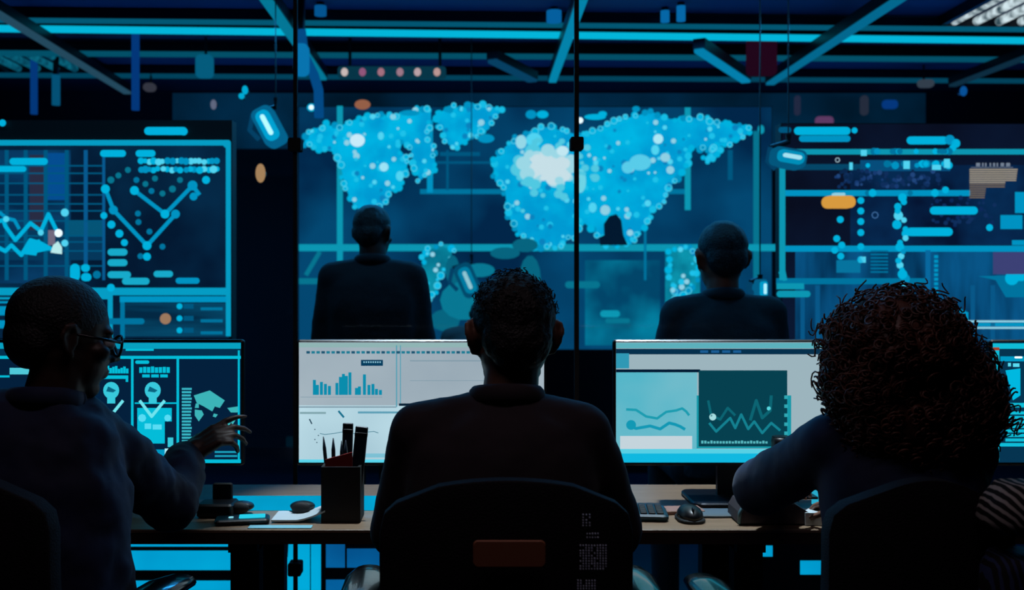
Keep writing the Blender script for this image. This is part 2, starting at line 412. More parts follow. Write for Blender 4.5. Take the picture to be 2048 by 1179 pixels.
for (x, y, r, mt) in ((212,378,9,CY1),(228,420,9,CY2),(270,381,9,CY1),(295,491,9,CY1),(331,428,9,CY1),(352,428,9,CY2),(386,371,10,CY2),(388,393,8,CY2),(413,360,8,CY1),(209,431,7,CY1),(224,449,8,CY1),(240,467,8,CY1),(250,485,7,CY1),(295,513,8,CY1),(282,512,6,CY3),(195,549,8,CY3),(223,575,8,CY1),
        (223,360,7,T2),(238,351,6,T2),(257,340,6,T2),(274,360,6,CY3),(292,368,6,T2),(311,357,6,T2),(304,382,6,CY3),(326,387,6,T2),(346,378,7,T2),(361,360,6,T2),(277,427,6,CY3),(278,444,6,CY3),(300,463,6,CY3),(326,493,6,CY3),(131,425,8,BRI),(131,486,7,BRI),(14,438,6,BRI),(83,465,6,BRI)):
    s.disc(x, y, r, mt, 5)
for pts, w_, mt in (([(212,378),(228,420),(295,491),(352,428)], 8, CY2), ([(270,381),(331,428),(386,371),(400,390)], 8, CY2),
        ([(-30,450),(8,440),(12,452),(32,480),(62,446),(83,462),(98,428),(114,460)], 8, CY1), ([(-30,480),(12,502),(24,490),(44,510),(62,480),(82,486),(104,498)], 8, CY1), ([(0,424),(14,436),(30,440),(40,458)], 7, CY2)):
    s.line(pts, w_, mt, 4)
s.q([(50,508),(60,486),(80,478),(88,490),(110,498),(76,505),(74,511)], CY1, 5)
s.disc(119, 466, 8, WHT, 7); s.q([(103,505),(108,490),(118,482),(126,494),(126,508)], em('c8f4ee'), 7); s.rect(98, 460, 112, 490, em('7a6e80'), 6)
for y in (504, 525, 549): s.pill(216, y-7, 256+(7 if y == 549 else 0), y+7, em('1ab0cc'), 4)
s.pill(245, 555, 300, 569, em('1ab0cc'), 4); s.pill(308, 541, 347, 554, em('1ab0cc'), 4)
s.pill(352, 555, 400, 567, CY2, 4)
s.pill(141, 527, 161, 562, CY1, 4); s.pill(163, 528, 181, 543, CY1, 4); s.pill(163, 546, 184, 562, CY1, 4)
for y in (612, 636, 660): s.disc(360, y, 6, CY1, 5); s.rect(368, y-5, 388, y+5, CY4, 4); s.rect(402, y+2, 446, y+8, CY3, 4)
s.pill(200, 636, 290, 648, CY3, 4); s.rect(-58, 612, 34, 630, CY2, 4); s.rect(-58, 640, 34, 656, CY2, 4)
s.build('chart_graphic', lw)
s = Scr(D-.012)
s.pill(290, 254, 375, 270, CY1, 2); s.disc(297, 262, 8, CY1, 3); s.disc(368, 263, 8, CY1, 3); s.disc(6, 238+8, 7, CY1, 3)
s.build('header_graphic', lw)

# ---- right data wall
D = 4.4
rw = thing('data_wall', 'wide data wall of glowing bars and dot columns behind the curly haired woman', 'screen', P(1850, 670, D))
MB().box(*slab(D, 1562, 246, 2330, 700, .08, None), BLKM).build('housing', rw)
s = Scr(D)
s.rect(1564, 248, 2328, 698, em_var('0a0e1e', '0c1830', 2), 1)
s.rect(1590, 500, 2328, 690, em_var('043254', '0a5888', 3, stretch=(3, 1, .6)), 2)
s.rect(1700, 330, 2328, 490, em_var('061430', '082c52', 4), 2)
s.build('screen', rw)
s = Scr(D-.012)
s.rect(1560, 298, 2328, 309, T, 2); s.rect(1570, 380, 1940, 392, CY2, 2); s.rect(1562, 491, 2328, 503, CY2, 2); s.rect(1552, 556, 1852, 568, CY3, 2)
s.rect(1558, 315, 1570, 560, T, 3); s.q([(1556,545),(1568,530),(1574,560),(1566,562)], T, 3)
s.rect(1562, 328, 1730, 340, em('064868'), 2); s.rect(1720, 320, 1900, 342, em('08507c'), 2)
s.rect(1850, 500, 1860, 690, em('0a6ca0'), 3); s.rect(1920, 640, 2328, 644, PALE, 4); s.rect(1920, 653, 2328, 657, PALE, 4); s.rect(1940, 645, 2060, 652, CY2, 3)
s.pill(1587, 254, 1700, 270, CY1, 4); s.disc(1708, 261, 6, CY1, 4); s.pill(1597, 271, 1700, 284, CY2, 4); s.pill(1556, 254, 1582, 266, CY4, 4)
s.pill(1812, 273, 1895, 289, CY1, 4); s.disc(1898, 280, 10, CY2, 5); s.disc(1910, 287, 9, CY1, 5); s.disc(1904, 296, 7, CY1, 5)
s.pill(1858, 413, 1954, 429, CY1, 5); s.pill(1811, 455, 1904, 472, CY1, 5)
s.rect(1999, 430, 2043, 458, CY2, 5); s.rect(2047, 430, 2090, 458, CY2, 5); s.rect(2028, 384, 2090, 426, CY2, 5); s.rect(2022, 480, 2100, 490, CY2, 5)
for i, y in enumerate((401, 422, 443, 465, 493, 519)): s.disc(1720, y, 7, CY1, 6)
for (x, y) in ((1679,439),(1672,477),(1682,490),(1668,500),(1977,455),(1889,380),(1680,512)): s.disc(x, y, 7, CY1, 6)
R_ = random.Random(5)
for y in range(395, 580, 9): s.disc(1800+R_.uniform(-8, 10), y, R_.uniform(5, 10), R_.choice([CY1, CY1, CY2, BRI]), 5+R_.random(), 12)
for q in range(46): s.disc(R_.uniform(1720, 1900), R_.choice([303, 303, 328, 331, 386]), R_.uniform(4, 8), R_.choice([CY2, CY3, CY1]), 5+R_.random(), 12)
for q in range(90): s.disc(R_.uniform(1670, 1890), R_.uniform(340, 376), R_.uniform(2.5, 6), R_.choice([em('12305c'), em('1a3c70'), em('0c284c'), em('24487c')]), 3+R_.random(), 8)
for q in range(60): s.disc(R_.uniform(1860, 1990), R_.uniform(395, 450), R_.uniform(2, 5), R_.choice([em('12305c'), em('0e2a58')]), 2.5+R_.random()*.4, 8)
for (x0, y0, x1, y1) in ((1697,325,1704,340),(1720,300,1732,312),(1805,322,1818,338),(1886,318,1898,336),(1862,330,1880,340),(1716,513,1730,525)): s.rect(x0, y0, x1, y1, BRI, 6)
for y in range(500, 545, 7): s.rect(1740, y, 1775, y+3, CY3, 4)
for y in range(510, 590, 9): s.rect(1867, y, 1875, y+6, CY2, 4)
for x in (1600, 1630, 1940, 1980): s.rect(x, 570, x+9, 690, em('0a5a88'), 3)
s.rect(1552, 566, 1607, 578, T, 5); s.pill(1552, 581, 1620, 594, T, 5); s.rect(1672, 520, 1720, 545, em('0878a0'), 3)
s.q([(1955,552),(2090,548),(2090,594),(2010,594),(1990,560)], CY3, 4); s.disc(2022, 556, 14, CY1, 5); s.disc(2040, 548, 14, CY1, 5)
s.q([(1900,610),(1935,624),(1935,640),(1905,648)], CY2, 5); s.rect(1910, 642, 1938, 655, CY1, 5)
s.build('chart_graphic', rw)
# beige blind-like panel on the right wall
s = Scr(D-.02)
for i in range(14):
    y = 338+i*4.3; x1 = 2033 if i < 6 else (2012 if i < 9 else 1975); x0 = 1937
    s.rect(x0, y, x1-i*.6, y+2.4, em('b8a890' if i < 7 else '80705e', .9), 6)
for x, w_ in ((1950, 8), (1962, 3), (1968, 3), (1977, 3), (1984, 4), (1991, 3), (1999, 7), (2010, 8)): s.rect(x, 326, x+w_, 333, em('8a94a4', .8), 6)
s.rect(1940, 334.5, 2024, 335.5, em('8a94a4', .8), 6)
s.build('striped_graphic', rw)
s = Scr(D-.02); s.rect(1985, 504, 2060, 548, em('4a4c84', .8), 3); s.ring(1674, 320, 5, 1.2, em('c8e0e8'), 4, 8); s.ring(1749, 430, 7, 1.5, em('4a7ab0'), 4, 8); s.build('badge_graphic', rw)

# ------------------------------------------------------------------ backlit panels low behind the glass
D = 3.5
def lowpanel(rects, mt, label, dark=None):
    x0 = min(r[0] for r in rects); x1 = max(r[2] for r in rects)
    a, b = P(x0-4, 1070, D), P(x1+4, 1070, D)
    t = thing('light_box', label, 'light panel', ((a.x+b.x)/2, D, 0), 'backlit panels low behind the glass')
    MB().box(((a.x+b.x)/2, D+.04, .24), (b.x-a.x, .08, .48), BLKM).build('frame', t)
    for r in rects:
        s = Scr(D); s.rect(*r, mt, 1); s.build('diffuser', t)
    return t
bl = em_var('0092c4', '00b0dc', 2); bl2 = em_var('03447a', '0668a4', 2)
lowpanel([(150, 1082, 466, 1092), (150, 1100, 463, 1139), (150, 1160, 478, 1215)], bl, 'cyan backlit panel with black crossbars seen under the desk beside the left chair arm')
lowpanel([(520, 1065, 620, 1215), (622, 1065, 642, 1215)], bl, 'cyan backlit panel under the desk crossed by the seam and a black brace')
lowpanel([(652, 1065, 690, 1134), (694, 1096, 760, 1134), (652, 1158, 700, 1200)], bl2, 'dim blue backlit panel under the desk left of the middle chair')
lowpanel([(1525, 1090, 1545, 1112), (1600, 1120, 1700, 1148)], bl, 'broken cyan backlit panel under the desk behind the right chair arm')
a = P(560, 1075, 3.4); b = P(522, 1165, 3.4)
tag(MB().tube([P(567, 1060, 3.4), P(565, 1108, 3.4), P(519, 1168, 3.4), Vector((P(519, 0, 3.4).x, 3.4, 0))], .019, BLKM, 8).build('brace_bar'), 'bent black metal brace in front of the cyan panel under the desk', 'bar')

# ------------------------------------------------------------------ ceiling beams and light rails
def rail(name, p, q, w_, h_, mt, label, cat='light rail', group=None, mount=True):
    p, q = Vector(p), Vector(q); d = q-p; R = d.to_track_quat('Y', 'Z').to_matrix()
    t = thing(name, label, cat, (p+q)/2, group)
    MB().box((p+q)/2+Vector((0, 0, .012)), (w_*1.25, d.length, h_), DMET, R).build('housing', t)
    MB().box((p+q)/2-Vector((0, 0, h_*.5-.006)), (w_, d.length, .022), mt, R).build('diffuser', t)
    return t
Z = HT-.05
def C(px, py, dz=0):                              # photo pixel on a plane just under the ceiling
    D = F*(Z-dz-HC)/(CY-py); return P(px, py, D)
GB = 'light rails running across the ceiling'; GD = 'glowing beams running back along the ceiling'  # beams glow to stand for lit metal; only the brightest rail is a lamp
rail('ceiling_rail', C(-500, 42), C(2500, 78), .10, .06, em('04bcdc'), 'brightest cyan light rail spanning the whole ceiling crosswise', group=GB)
rail('ceiling_rail', C(-500, 28), C(2500, 56), .05, .05, em('046480', .8), 'dim teal glowing beam just in front of the brightest crosswise rail', group=GB)
rail('ceiling_rail', C(-700, 95), C(2500, 116), .09, .05, em('045c74', .8), 'dim teal crosswise glowing beam second from the back of the ceiling', group=GB)
rail('ceiling_rail', C(-700, 140), C(2700, 160), .09, .05, em('024c66', .8), 'faintest crosswise glowing beam nearest the back wall', group=GB)
rail('ceiling_rail', C(-40, -3, .09), C(255, 180, .09), .05, .05, em('2c5468', .8), 'grey lengthwise glowing beam at the ceiling corner above the left grille lamp', group=GD)
rail('ceiling_rail', C(505, -50, .09), C(645, 150, .09), .055, .06, em('047c98'), 'teal lengthwise glowing beam meeting the left glass seam', group=GD)
rail('ceiling_rail', C(1178, -50, .09), C(1105, 155, .09), .05, .06, em('0488ac'), 'blue lengthwise glowing beam meeting the right glass seam', group=GD)
rail('ceiling_rail', C(1855, -50, .09), C(1540, 160, .09), .055, .06, em('046c90'), 'long blue lengthwise glowing beam over the right half of the map', group=GD)
rail('ceiling_rail', C(2110, 85, .09), C(1905, 165, .09), .05, .05, em('123448', .8), 'faint lengthwise glowing beam at the far right of the ceiling', group=GD)
rail('ceiling_rail', C(1398, 92, .17), C(1492, 155, .17), .055, .06, em('0484ae'), 'short slanting blue glowing beam beside the red panel', group=GD)
rail('ceiling_rail', C(985, 115, .17), C(1065, 155, .17), .06, .05, em('0a4a6e', .8), 'short dim slanting glowing beam above the middle of the map', group=GD)
# hanging blue tubes
def hang(px, y0, y1, w_, D, mt, label):
    a, b = P(px, y0, D), P(px, y1, D); zt = min(a.z, HT-.02)
    t = thing('tube_light', label, 'hanging light', (a.x, D, HT-.01), 'hanging tube lights')
    r = w_/2*D/F
    MB().tube([(a.x, D, zt), (a.x, D, b.z)], r, mt, 12).build('tube', t, True)
    MB().tube([(a.x, D, HT), (a.x, D, zt-.02)], .02, BLK, 10).build('hanger', t, True)
bt = em('043c80', .9)
hang(68, 100, 228, 14, 6.9, bt, 'deep blue hanging tube light under the left ceiling corner')
hang(271, 36, 220, 16, 6.0, bt, 'tall deep blue hanging tube light left of the tilted floodlight')
hang(112, 150, 210, 16, 6.8, em('05587c', .9), 'short teal hanging tube light beside the deep blue one')
hang(641, -10, 31, 24, 5.6, em('055c98', .9), 'blue tube light at the ceiling just right of the left glass seam')
hang(1108, -10, 44, 30, 5.7, em('0668a8', .9), 'blue tube light at the ceiling just left of the right glass seam')
hang(1330, -10, 44, 18, 5.7, em('0870b0', .9), 'narrow blue tube light at the ceiling right of the right glass seam')
hang(1362, -10, 42, 18, 5.6, em('0870b0', .9), 'blue tube light beside the narrow one right of the glass seam')
# curved blue pipe light
t = thing('pipe_light', 'curved blue glowing pipe curling down beside the left glass seam', 'hanging light', P(600, 70, 5.5))
D = 5.5
pts = [P(602, 60, D), P(608, 110, D), P(628, 150, D), P(637, 180, D), P(638, 235, D)]
MB().tube(pts, .026, em('04508c', .9), 10).build('tube', t, True)
MB().tube([(pts[0].x, D, HT), pts[0]], .022, BLK, 10).build('hanger', t, True)
a = P(603, 120, D-.05); MB().rbox(a, (.08, .05, .17), .03, em('0a78b0')).build('lamp_head', t)

# grille lamps on the ceiling
def grille(x0, x1, y0, y1, n, mt, label):
    t = thing('ceiling_lamp', label, 'ceiling lamp', ((x0+x1)/2, (y0+y1)/2, HT), 'louvred ceiling lamps')
    m = MB(); z = HT-.03
    for (c, d) in ((((x0+x1)/2, y0, z), (x1-x0, .03, .06)), (((x0+x1)/2, y1, z), (x1-x0, .03, .06)), ((x0, (y0+y1)/2, z), (.03, y1-y0, .06)), ((x1, (y0+y1)/2, z), (.03, y1-y0, .06))): m.box(c, d, DMET)
    m.build('frame', t)
    for i in range(n):
        x = x0+(i+.5)*(x1-x0)/n
        MB().tube([(x, y0+.04, z-.005), (x, y1-.04, z-.005)], .024, mt, 10).build('lamp_tube', t, True)
def tubemat(h1, h2):
    return em_var(h1, h2, 14, 1.0, (1, 1, 1))
gx = C(1905, 45)
grille(2.72, 3.5, 5.15, 5.95, 6, tubemat('3a5058', 'e4f0f0'), 'louvred ceiling lamp with bright white tubes in the far right ceiling corner')
grille(-3.2, -2.55, 6.5, 7.3, 5, tubemat('043c50', '0c6a80'), 'louvred ceiling lamp with dim teal tubes at the left of the ceiling')
# track lamp with six warm spots
D = 6.4
t = thing('track_lamp', 'teal track lamp bar with six small warm bulbs above the map', 'ceiling lamp', P(785, 145, D))
a, b = P(675, 132, D), P(892, 155, D)
MB().rbox(((a.x+b.x)/2, D+.03, (a.z+b.z)/2), (b.x-a.x, .06, a.z-b.z), .02, em('0a3e50', .8)).build('bar', t)
for x in (700, 880): q = P(x, 132, D+.03); MB().tube([(q.x, q.y, q.z), (q.x, q.y, HT)], .01, BLK, 8).build('hanger', t)
for i, x in enumerate((689, 725, 762, 800, 835, 874)):
    q = P(x, 144, D); MB().ell(q, (.022, .02, .026), em(['d8c0b8', '9c5a7c', 'b07480', 'a87c88', 'c8a8a8', 'c89c94'][i])).build('bulb', t, True)

# floodlights
def flood(px, py, D, sz, tilt, label, bright=1.0, lamp=True):
    c = P(px, py, D); R = Euler((math.radians(0), math.radians(tilt), 0)).to_matrix()
    t = thing('floodlight', label, 'floodlight', c)
    MB().rbox(c+Vector((0, .03, 0)), (sz*.95, .09, sz*1.75), sz*.3, em('066c96', .9*bright)).build('housing', t)
    for o_ in t.children: o_.data.transform(Matrix.Translation(c) @ R.to_4x4() @ Matrix.Translation(-c))
    m = MB().rbox(c+R @ Vector((0, -.025, .0)), (sz*.62, .03, sz*1.35), sz*.25, em('00a8d4', bright), R); m.build('reflector', t)
    m = MB().rbox(c+R @ Vector((0, -.045, .0)), (sz*.2, .02, sz*.95), sz*.1, em('b8f6ff', 1.2*bright), R); m.build('tube', t)
    MB().tube([c+Vector((-sz*.75, .05, sz*.6)), c+Vector((-sz*.9, .05, -.1*sz)), c+Vector((-sz*.5, .05, -sz*.5))], .012, em('064a70', .8), 8).build('bracket', t)
    MB().tube([c+Vector((-sz*.75, .05, sz*.6)), c+Vector((sz*.2, .06, sz*.9)), c+Vector((sz*.2, .06, sz*1.3))], .012, DMET, 8).build('bracket', t)
    MB().tube([c+Vector((sz*.2, .06, sz*1.2)), Vector((c.x+sz*.2, c.y+.06, HT))], .003, BLK, 8).build('hanging_rod', t)
    return t
flood(537, 252, 4.8, .11, -28, 'tilted glowing cyan floodlight hanging left of the world map')
flood(1578, 315, 4.2, .08, 100, 'small cyan floodlight between the world map and the right data wall', .75)
flood(1524, 577, 4.2, .045, 0, 'tiny bright cyan floodlight at the shoulder of the standing man', .9)
flood(935, 560, 6.1, .12, -24, 'blurred teal floodlight low before the world map', .55)

# small warm lamps
def globe(px, py, D, rx, rz, h, label, s_=.9, name='wall_lamp', cat='lamp'):
    c = P(px, py, D); t = thing(name, label, cat, c, 'small signal lamps')
    MB().ell(c, (rx*D/F, .02, rz*D/F), em(h, s_)).build('lens', t, True)
    MB().tube([c+Vector((0, .012, 0)), c+Vector((0, .05, 0))], min(rx, rz)*.8*D/F, BLK, 12).build('socket', t)
globe(725, 209, 6.42, 16, 10, 'a8684c', 'small dull orange signal lamp at the top left of the map')
globe(521, 346, 4.6, 10, 19, 'b88c60', 'upright cream signal lamp below the tilted floodlight')
globe(331, 637, 4.26, 11, 11, 'b08464', 'round brown signal lamp on the lower left data wall')
globe(1005, 666, 6.3, 13, 9, 'b0623c', 'dull orange signal lamp beside the middle man\'s ear')
globe(427, 209, 6.6, 6, 10, '6c7086', 'tiny grey signal lamp high on the dark wall above the left data wall')
globe(1927, 182, 6.6, 7, 10, '0a58a0', 'tiny blue signal lamp high at the far right')
globe(490, 180, 5.2, 6, 9, '00b8e0', 'lower of two tiny cyan signal lamps above the tilted floodlight')
globe(483, 192, 5.25, 6, 6, '00b8e0', 'tiny cyan signal lamp touching the one above the tilted floodlight')
c = P(1677, 404, 4.35); t = thing('wall_lamp', 'glowing orange pill shaped lamp beside the right data wall', 'lamp', c)
MB().rbox(c, (.132, .05, .052), .024, em('e8a040')).build('lens', t); MB().rbox(c+Vector((0, 0, .032)), (.05, .03, .014), .006, em('9ad8e6')).build('cap', t)
def wallbox(px0, py0, px1, py1, D, h, label, s_=.9, name='indicator_panel'):
    c, d = slab(D, px0, py0, px1, py1, .03, None)
    o = MB().rbox(c, d, .03, em(h, s_)).build(name, loc=c); return tag(o, label, 'light panel', 'dim indicator panels on the back wall')
def hungbox(px0, py0, px1, py1, D, h, label):
    c, d = slab(D, px0, py0, px1, py1, .04, None); t = thing('hanging_panel', label, 'light panel', c, 'dim panels hanging from the ceiling')
    MB().rbox(c, d, .03, em(h, .9)).build('lens', t); MB().tube([(c[0], c[1]+.03, c[2]-d[2]*.3), (c[0], c[1]+.03, HT)], .008, BLK, 8).build('hanger', t)
hungbox(390, 108, 425, 155, 6.35, '066484', 'square teal panel hanging high left of the glass seam')
hungbox(1495, 75, 1555, 150, 6.2, '26081c', 'dark red panel hanging high behind the slanting blue beam')
wallbox(1766, 199, 1797, 217, 8.125, '063c84', 'small blue indicator panel high behind the right data wall')
wallbox(1632, 232, 1668, 250, 8.125, '6a4068', 'small mauve indicator panel above the right data wall bars')
hungbox(1838, 158, 1870, 174, 7.15, '3a4450', 'small grey panel hanging above the right data wall')
wallbox(1590, 190, 1602, 230, 8.125, '262c44', 'narrow grey indicator panel right of the map wall')
wallbox(1722, 190, 1738, 230, 8.125, '2a3040', 'second narrow grey indicator panel further right of the map wall')
hungbox(285, 165, 310, 182, 7.15, '3a3a44', 'small grey panel hanging left of the tilted floodlight')
# blue haze above the map, put in as a dim glowing band
tag(MB().box((.65, 8.18, 2.61), (6.0, .03, .44), em_var('011626', '022c48', 1)).build('haze_band'), 'broad dim blue haze band above the world map', 'light panel')

# ------------------------------------------------------------------ desk
DZ = .74; DY0, DY1 = 2.411, 2.95
desk = thing('desk', 'long wooden desk with dark edge running the width of the room', 'desk', (0, 2.6, 0))
MB().rbox((.3, (DY0+DY1)/2, DZ-.005), (6.2, DY1-DY0, .01), .004, WOOD, axis='z').build('desktop', desk)
MB().box((.3, (DY0+DY1)/2, DZ-.0225), (6.2, DY1-DY0-.004, .025), EDGE).build('edge_board', desk)
for x in ((494-CX)/F*2.52, (494-CX)/F*2.52-2.1, (1410-CX)/F*2.52+.1, 2.9):
    m = MB().box((x, 2.52, .35), (.07, .05, .70), BLKM).box((x, 2.86, .35), (.07, .05, .70), BLKM).box((x, 2.68, .02), (.07, .42, .04), BLKM).box((x, 2.68, .69), (.07, .42, .04), BLKM)
    m.build('leg', desk)
MB().box((.3, 2.84, .645), (6.0, .03, .05), BLKM).build('crossbar', desk)

# ------------------------------------------------------------------ monitors
MD = 2.66
def monitor(px0, label, content, bg, group='computer monitors standing on the desk', px1=None):
    x0, x1 = px0, px1 or px0+500
    a, b = P(x0, 679, MD), P(x1, 931, MD); cx = (a.x+b.x)/2; cz = (a.z+b.z)/2
    t = thing('monitor', label, 'monitor', (cx, MD+.06, DZ), group)
    MB().rbox((cx, MD+.014, cz), (b.x-a.x, .026, a.z-b.z), .008, BLK).build('housing', t)
    MB().rbox((cx, MD+.042, cz), ((b.x-a.x)*.55, .04, (a.z-b.z)*.5), .03, BLK).build('rear_bulge', t)
    s = Scr(MD); s.rect(x0+5, 684, x1-5, 924, bg, .6); content(s, x0, x1); s.build('screen', t)
    MB().box((cx, MD+.09, (DZ+cz)/2), (.07, .018, cz-DZ-.02), DMET).build('stand', t)
    MB().rbox((cx, MD+.07, DZ+.007), (.24, .19, .012), .03, DMET, axis='z').build('base', t)
    return t
def c_left(s, x0, x1):
    L = em('04bcd8'); D1 = em('03203c')
    s.rect(x0+5, 685, x1-5, 697, em('08a0c0'), 1); s.rect(252, 697, 308, 701, L, 1.5); s.rect(x0+5, 698, x1-5, 711, em('04304e'), 1); s.rect(x0+5, 711, x1-5, 717, L, 1.2)
    for x in (150, 265, 356): s.rect(x-2.5, 716, x+2.5, 920, L, 1.2)
    s.rect(x1-11, 700, x1-7, 922, L, 1.4)
    s.rect(x0+5, 918, x1-5, 925, L, 1.2); s.rect(270, 804, 354, 807, L, 1.2)
    s.pill(195, 720, 212, 727, L, 1.5); s.pill(271, 720, 299, 727, L, 1.5)
    for q in range(12): x = 192+q*5.5; s.rect(x, 738-random.uniform(0, 8), x+5, 746, L, 1.5)
    s.pill(198, 750, 256, 757, L, 1.5); s.rect(252, 750, 257, 763, L, 1.5)
    for q in range(8): s.rect(279+q*7.8, 732+random.uniform(0, 2), 285.5+q*7.8, 745, L, 1.5)
    for q in range(3): s.rect(285+q*18, 748, 300+q*18, 754, L, 1.5)
    for cx_ in (223, 306):
        s.disc(cx_, 780, 16, em('38c8dc'), 1.5, 20, 17); s.rect(cx_-8, 792, cx_+8, 806, em('38c8dc'), 1.5)
        s.q([(cx_-6, 772), (cx_+10, 780), (cx_+4, 784), (cx_-10, 782)], em('0a6480'), 1.8); s.line([(cx_-26, 800), (cx_-2, 832), (cx_+24, 800)], 6, em('70e4ee'), 2)
    s.rect(275, 815, 344, 842, L, 1.4); s.rect(275, 842, 330, 886, L, 1.4); s.disc(285, 835, 8, BRI, 1.8, 8); s.disc(336, 835, 7, BRI, 1.8, 8)
    s.rect(290, 846, 303, 857, BRI, 1.8); s.rect(306, 848, 324, 858, BRI, 1.8); s.rect(336, 874, 347, 893, em('38c8dc'), 1.6); s.rect(330, 896, 347, 916, em('b0f0fa'), 1.6); s.rect(300, 898, 330, 918, CY2, 1.4)
    for q in range(22): s.rect(364, 775+q*6.5, 384-(q % 3), 779+q*6.5, em('38b4c4'), 1.4)
    for pts in ([(388,790),(420,780),(450,800),(440,815),(430,812),(425,822),(408,812),(394,805)], [(390,818),(404,820),(408,828),(398,842),(390,830)], [(392,806),(398,806),(398,815),(390,815)], [(428,826),(436,828),(432,834),(426,832)], [(446,850),(462,844),(472,838),(466,848),(450,854)], [(428,852),(444,846),(448,852),(436,857)], [(455,815),(476,812),(476,824),(462,824)]):
        s.q(pts, em('3cb4b8'), 1.5)
    s.rect(430, 901, x1-12, 905, em('1a98b4'), 1.5); s.rect(430, 909, x1-12, 913, em('1a98b4'), 1.5)
    s.rect(20, 735, 60, 748, em('50c8d8'), 1.4); s.rect(x0+8, 750, 20, 754, L, 1.4)
def c_mid(s, x0, x1):
    G = em('7c97a6'); TB = em('0a8cac'); s.rect(x0+5, 685, x1-5, 694, em('8fb4b4'), 1)
    s.rect(x0+5, 810, x1-5, 924, em_var('aacbd8', 'bcdde8', 3), .8)
    for q in range(44): s.rect(x0+20+q*10, 701.5, x0+27+q*10, 706.5, em('1c7c94' if q % 3 else '1a5470'), 1.2)
    s.rect(722, 719, 766, 731, em('063c5c'), 1.2)
    for q in range(8): s.rect(727+q*4.6, 722, 729.5+q*4.6, 725, em('8cc8dc'), 1.5)
    hs = [(626,30),(632,20),(640,26),(648,22),(656,18),(671,24),(678,36),(684,42),(690,38),(697,45),(710,14),(716,17),(726,41),(735,20),(743,22),(750,12),(758,10)]
    for x, h_ in hs: s.rect(x, 789-h_, x+6, 789, TB, 1.2)
    s.rect(x0+8, 793, 765, 794, G, 1.1); s.rect(x0+5, 812, 793, 814.5, G, 1.1); s.rect(792, 690, 794.5, 813, em('58a0b4'), 1.1); s.rect(800, 690, 802, 806, em('58a0b4'), 1.1)
    s.rect(798, 806, 900, 811, em('0a2438'), 1.2); s.rect(600, 823, 652, 827, em('80a4ac'), 1.2); s.rect(716, 822, 800, 826, em('5a9cb4'), 1.2)
    s.line([(677, 821), (688, 834)], 4, em('14708c'), 1.3); s.line([(619, 837), (624, 847)], 2.5, em('183c50'), 1.3)
    for (x, y) in ((630, 858), (637, 870), (630, 878), (634, 884)): s.disc(x, y, 1.3, em('183c50'), 1.3, 6)
    s.line([(640, 866), (650, 868), (668, 866), (684, 863), (700, 866), (728, 867), (736, 863), (748, 862), (757, 865)], 1.3, em('38788c'), 1.3)
    s.rect(x0+5, 918, x1-5, 924, em('58d4ec'), 1.2); s.rect(720, 906, 775, 914, em('7cc0d4'), 1.2)
    s.rect(820, 720, 1070, 722, G, 1.1); s.rect(820, 760, 1060, 761, G, 1.1)
def c_right(s, x0, x1):
    s.rect(x0+5, 685, x1-5, 696, em('5cb0bc'), 1); s.rect(x0+5, 697, x1-5, 708, em('06304c'), 1)
    for q in range(4): s.rect(1400+q*22, 700, 1416+q*22, 705, em('1a5c94'), 1.2)
    s.rect(x0+5, 738, 1400, 744, em('041c34'), 1.2); s.rect(x0+5, 706, 1258, 736, em('3098b4'), 1.1)
    s.rect(x0+5, 744, 1394, 924, em_var('4cb4c8', '74bccb', 3), .9)
    s.line([(1252,818),(1272,819),(1292,832),(1314,836),(1332,823),(1352,820),(1364,816),(1372,822),(1378,830)], 5, em('1c9cb0'), 1.3)
    s.line([(1254,850),(1272,856),(1300,851),(1320,857),(1338,845),(1350,848),(1360,852),(1370,858)], 6, em('1298b4'), 1.3); s.disc(1262, 849, 10, em('1298b4'), 1.2)
    s.rect(1240, 871, 1384, 897, em('c4d4dc'), 1.3)
    s.rect(1393, 790, 1582, 896, em('1898a8'), 1.1); s.rect(1397, 740, 1574, 892, em('06404f'), 1.3)
    A = em('148090')
    s.line([(1418,845),(1432,862),(1460,835),(1470,855),(1482,828),(1496,857),(1508,842),(1524,865),(1542,845),(1560,860)], 5, A, 1.5)
    s.line([(1416,800),(1422,830),(1440,838),(1455,815),(1470,830)], 5, em('0c6472'), 1.4); s.line([(1500,840),(1512,800),(1524,835),(1540,820),(1542,790)], 6, em('0c6472'), 1.4)
    s.disc(1425, 833, 7, em('a4dce0'), 1.7); s.disc(1537, 816, 4, em('58d8e0'), 1.7)
    for q in range(5): s.rect(1568, 790+q*18, 1575, 797+q*18, em('30a8b4'), 1.6)
    for q in range(22): s.rect(1402+q*6.1, 881+random.uniform(-1, 1), 1406.5+q*6.1, 886, em('58b8c0'), 1.6)
    s.rect(x0+5, 897, x1-5, 906, em('58d0e4'), 1); s.rect(x0+5, 906, x1-5, 924, em('10b8e0'), 1)
def c_far(s, x0, x1):
    L = em('10bcd8')
    s.rect(x0+5, 686, x1-5, 697, L, 1); s.rect(x0+5, 697, x0+18, 920, L, 1); s.rect(x0+5, 694, x0+18, 700, em('a04028'), 1.4)
    s.rect(x0+20, 712, x1-5, 722, CY2, 1.1); s.rect(x0+6, 805, x1-5, 814, L, 1.2); s.rect(x0+5, 885, x1-5, 892, L, 1.2); s.pill(x0+48, 712, x0+64, 716, WHT, 1.5)
    s.rect(x0+35, 725, x0+41, 732, BRI, 1.5); s.rect(x0+45, 726, x0+58, 733, BRI, 1.5)
    s.q([(x0+30,740),(x0+60,736),(x0+60,790),(x0+45,800),(x0+38,770)], CY1, 1.3)
    for q in range(7): s.rect(x0+30, 822+q*9, x0+70, 828+q*9, L, 1.3); s.rect(x0+80, 822+q*9, x0+150, 828+q*9, L, 1.3)
    s.disc(x0+8, 762, 6, BRI, 1.6)
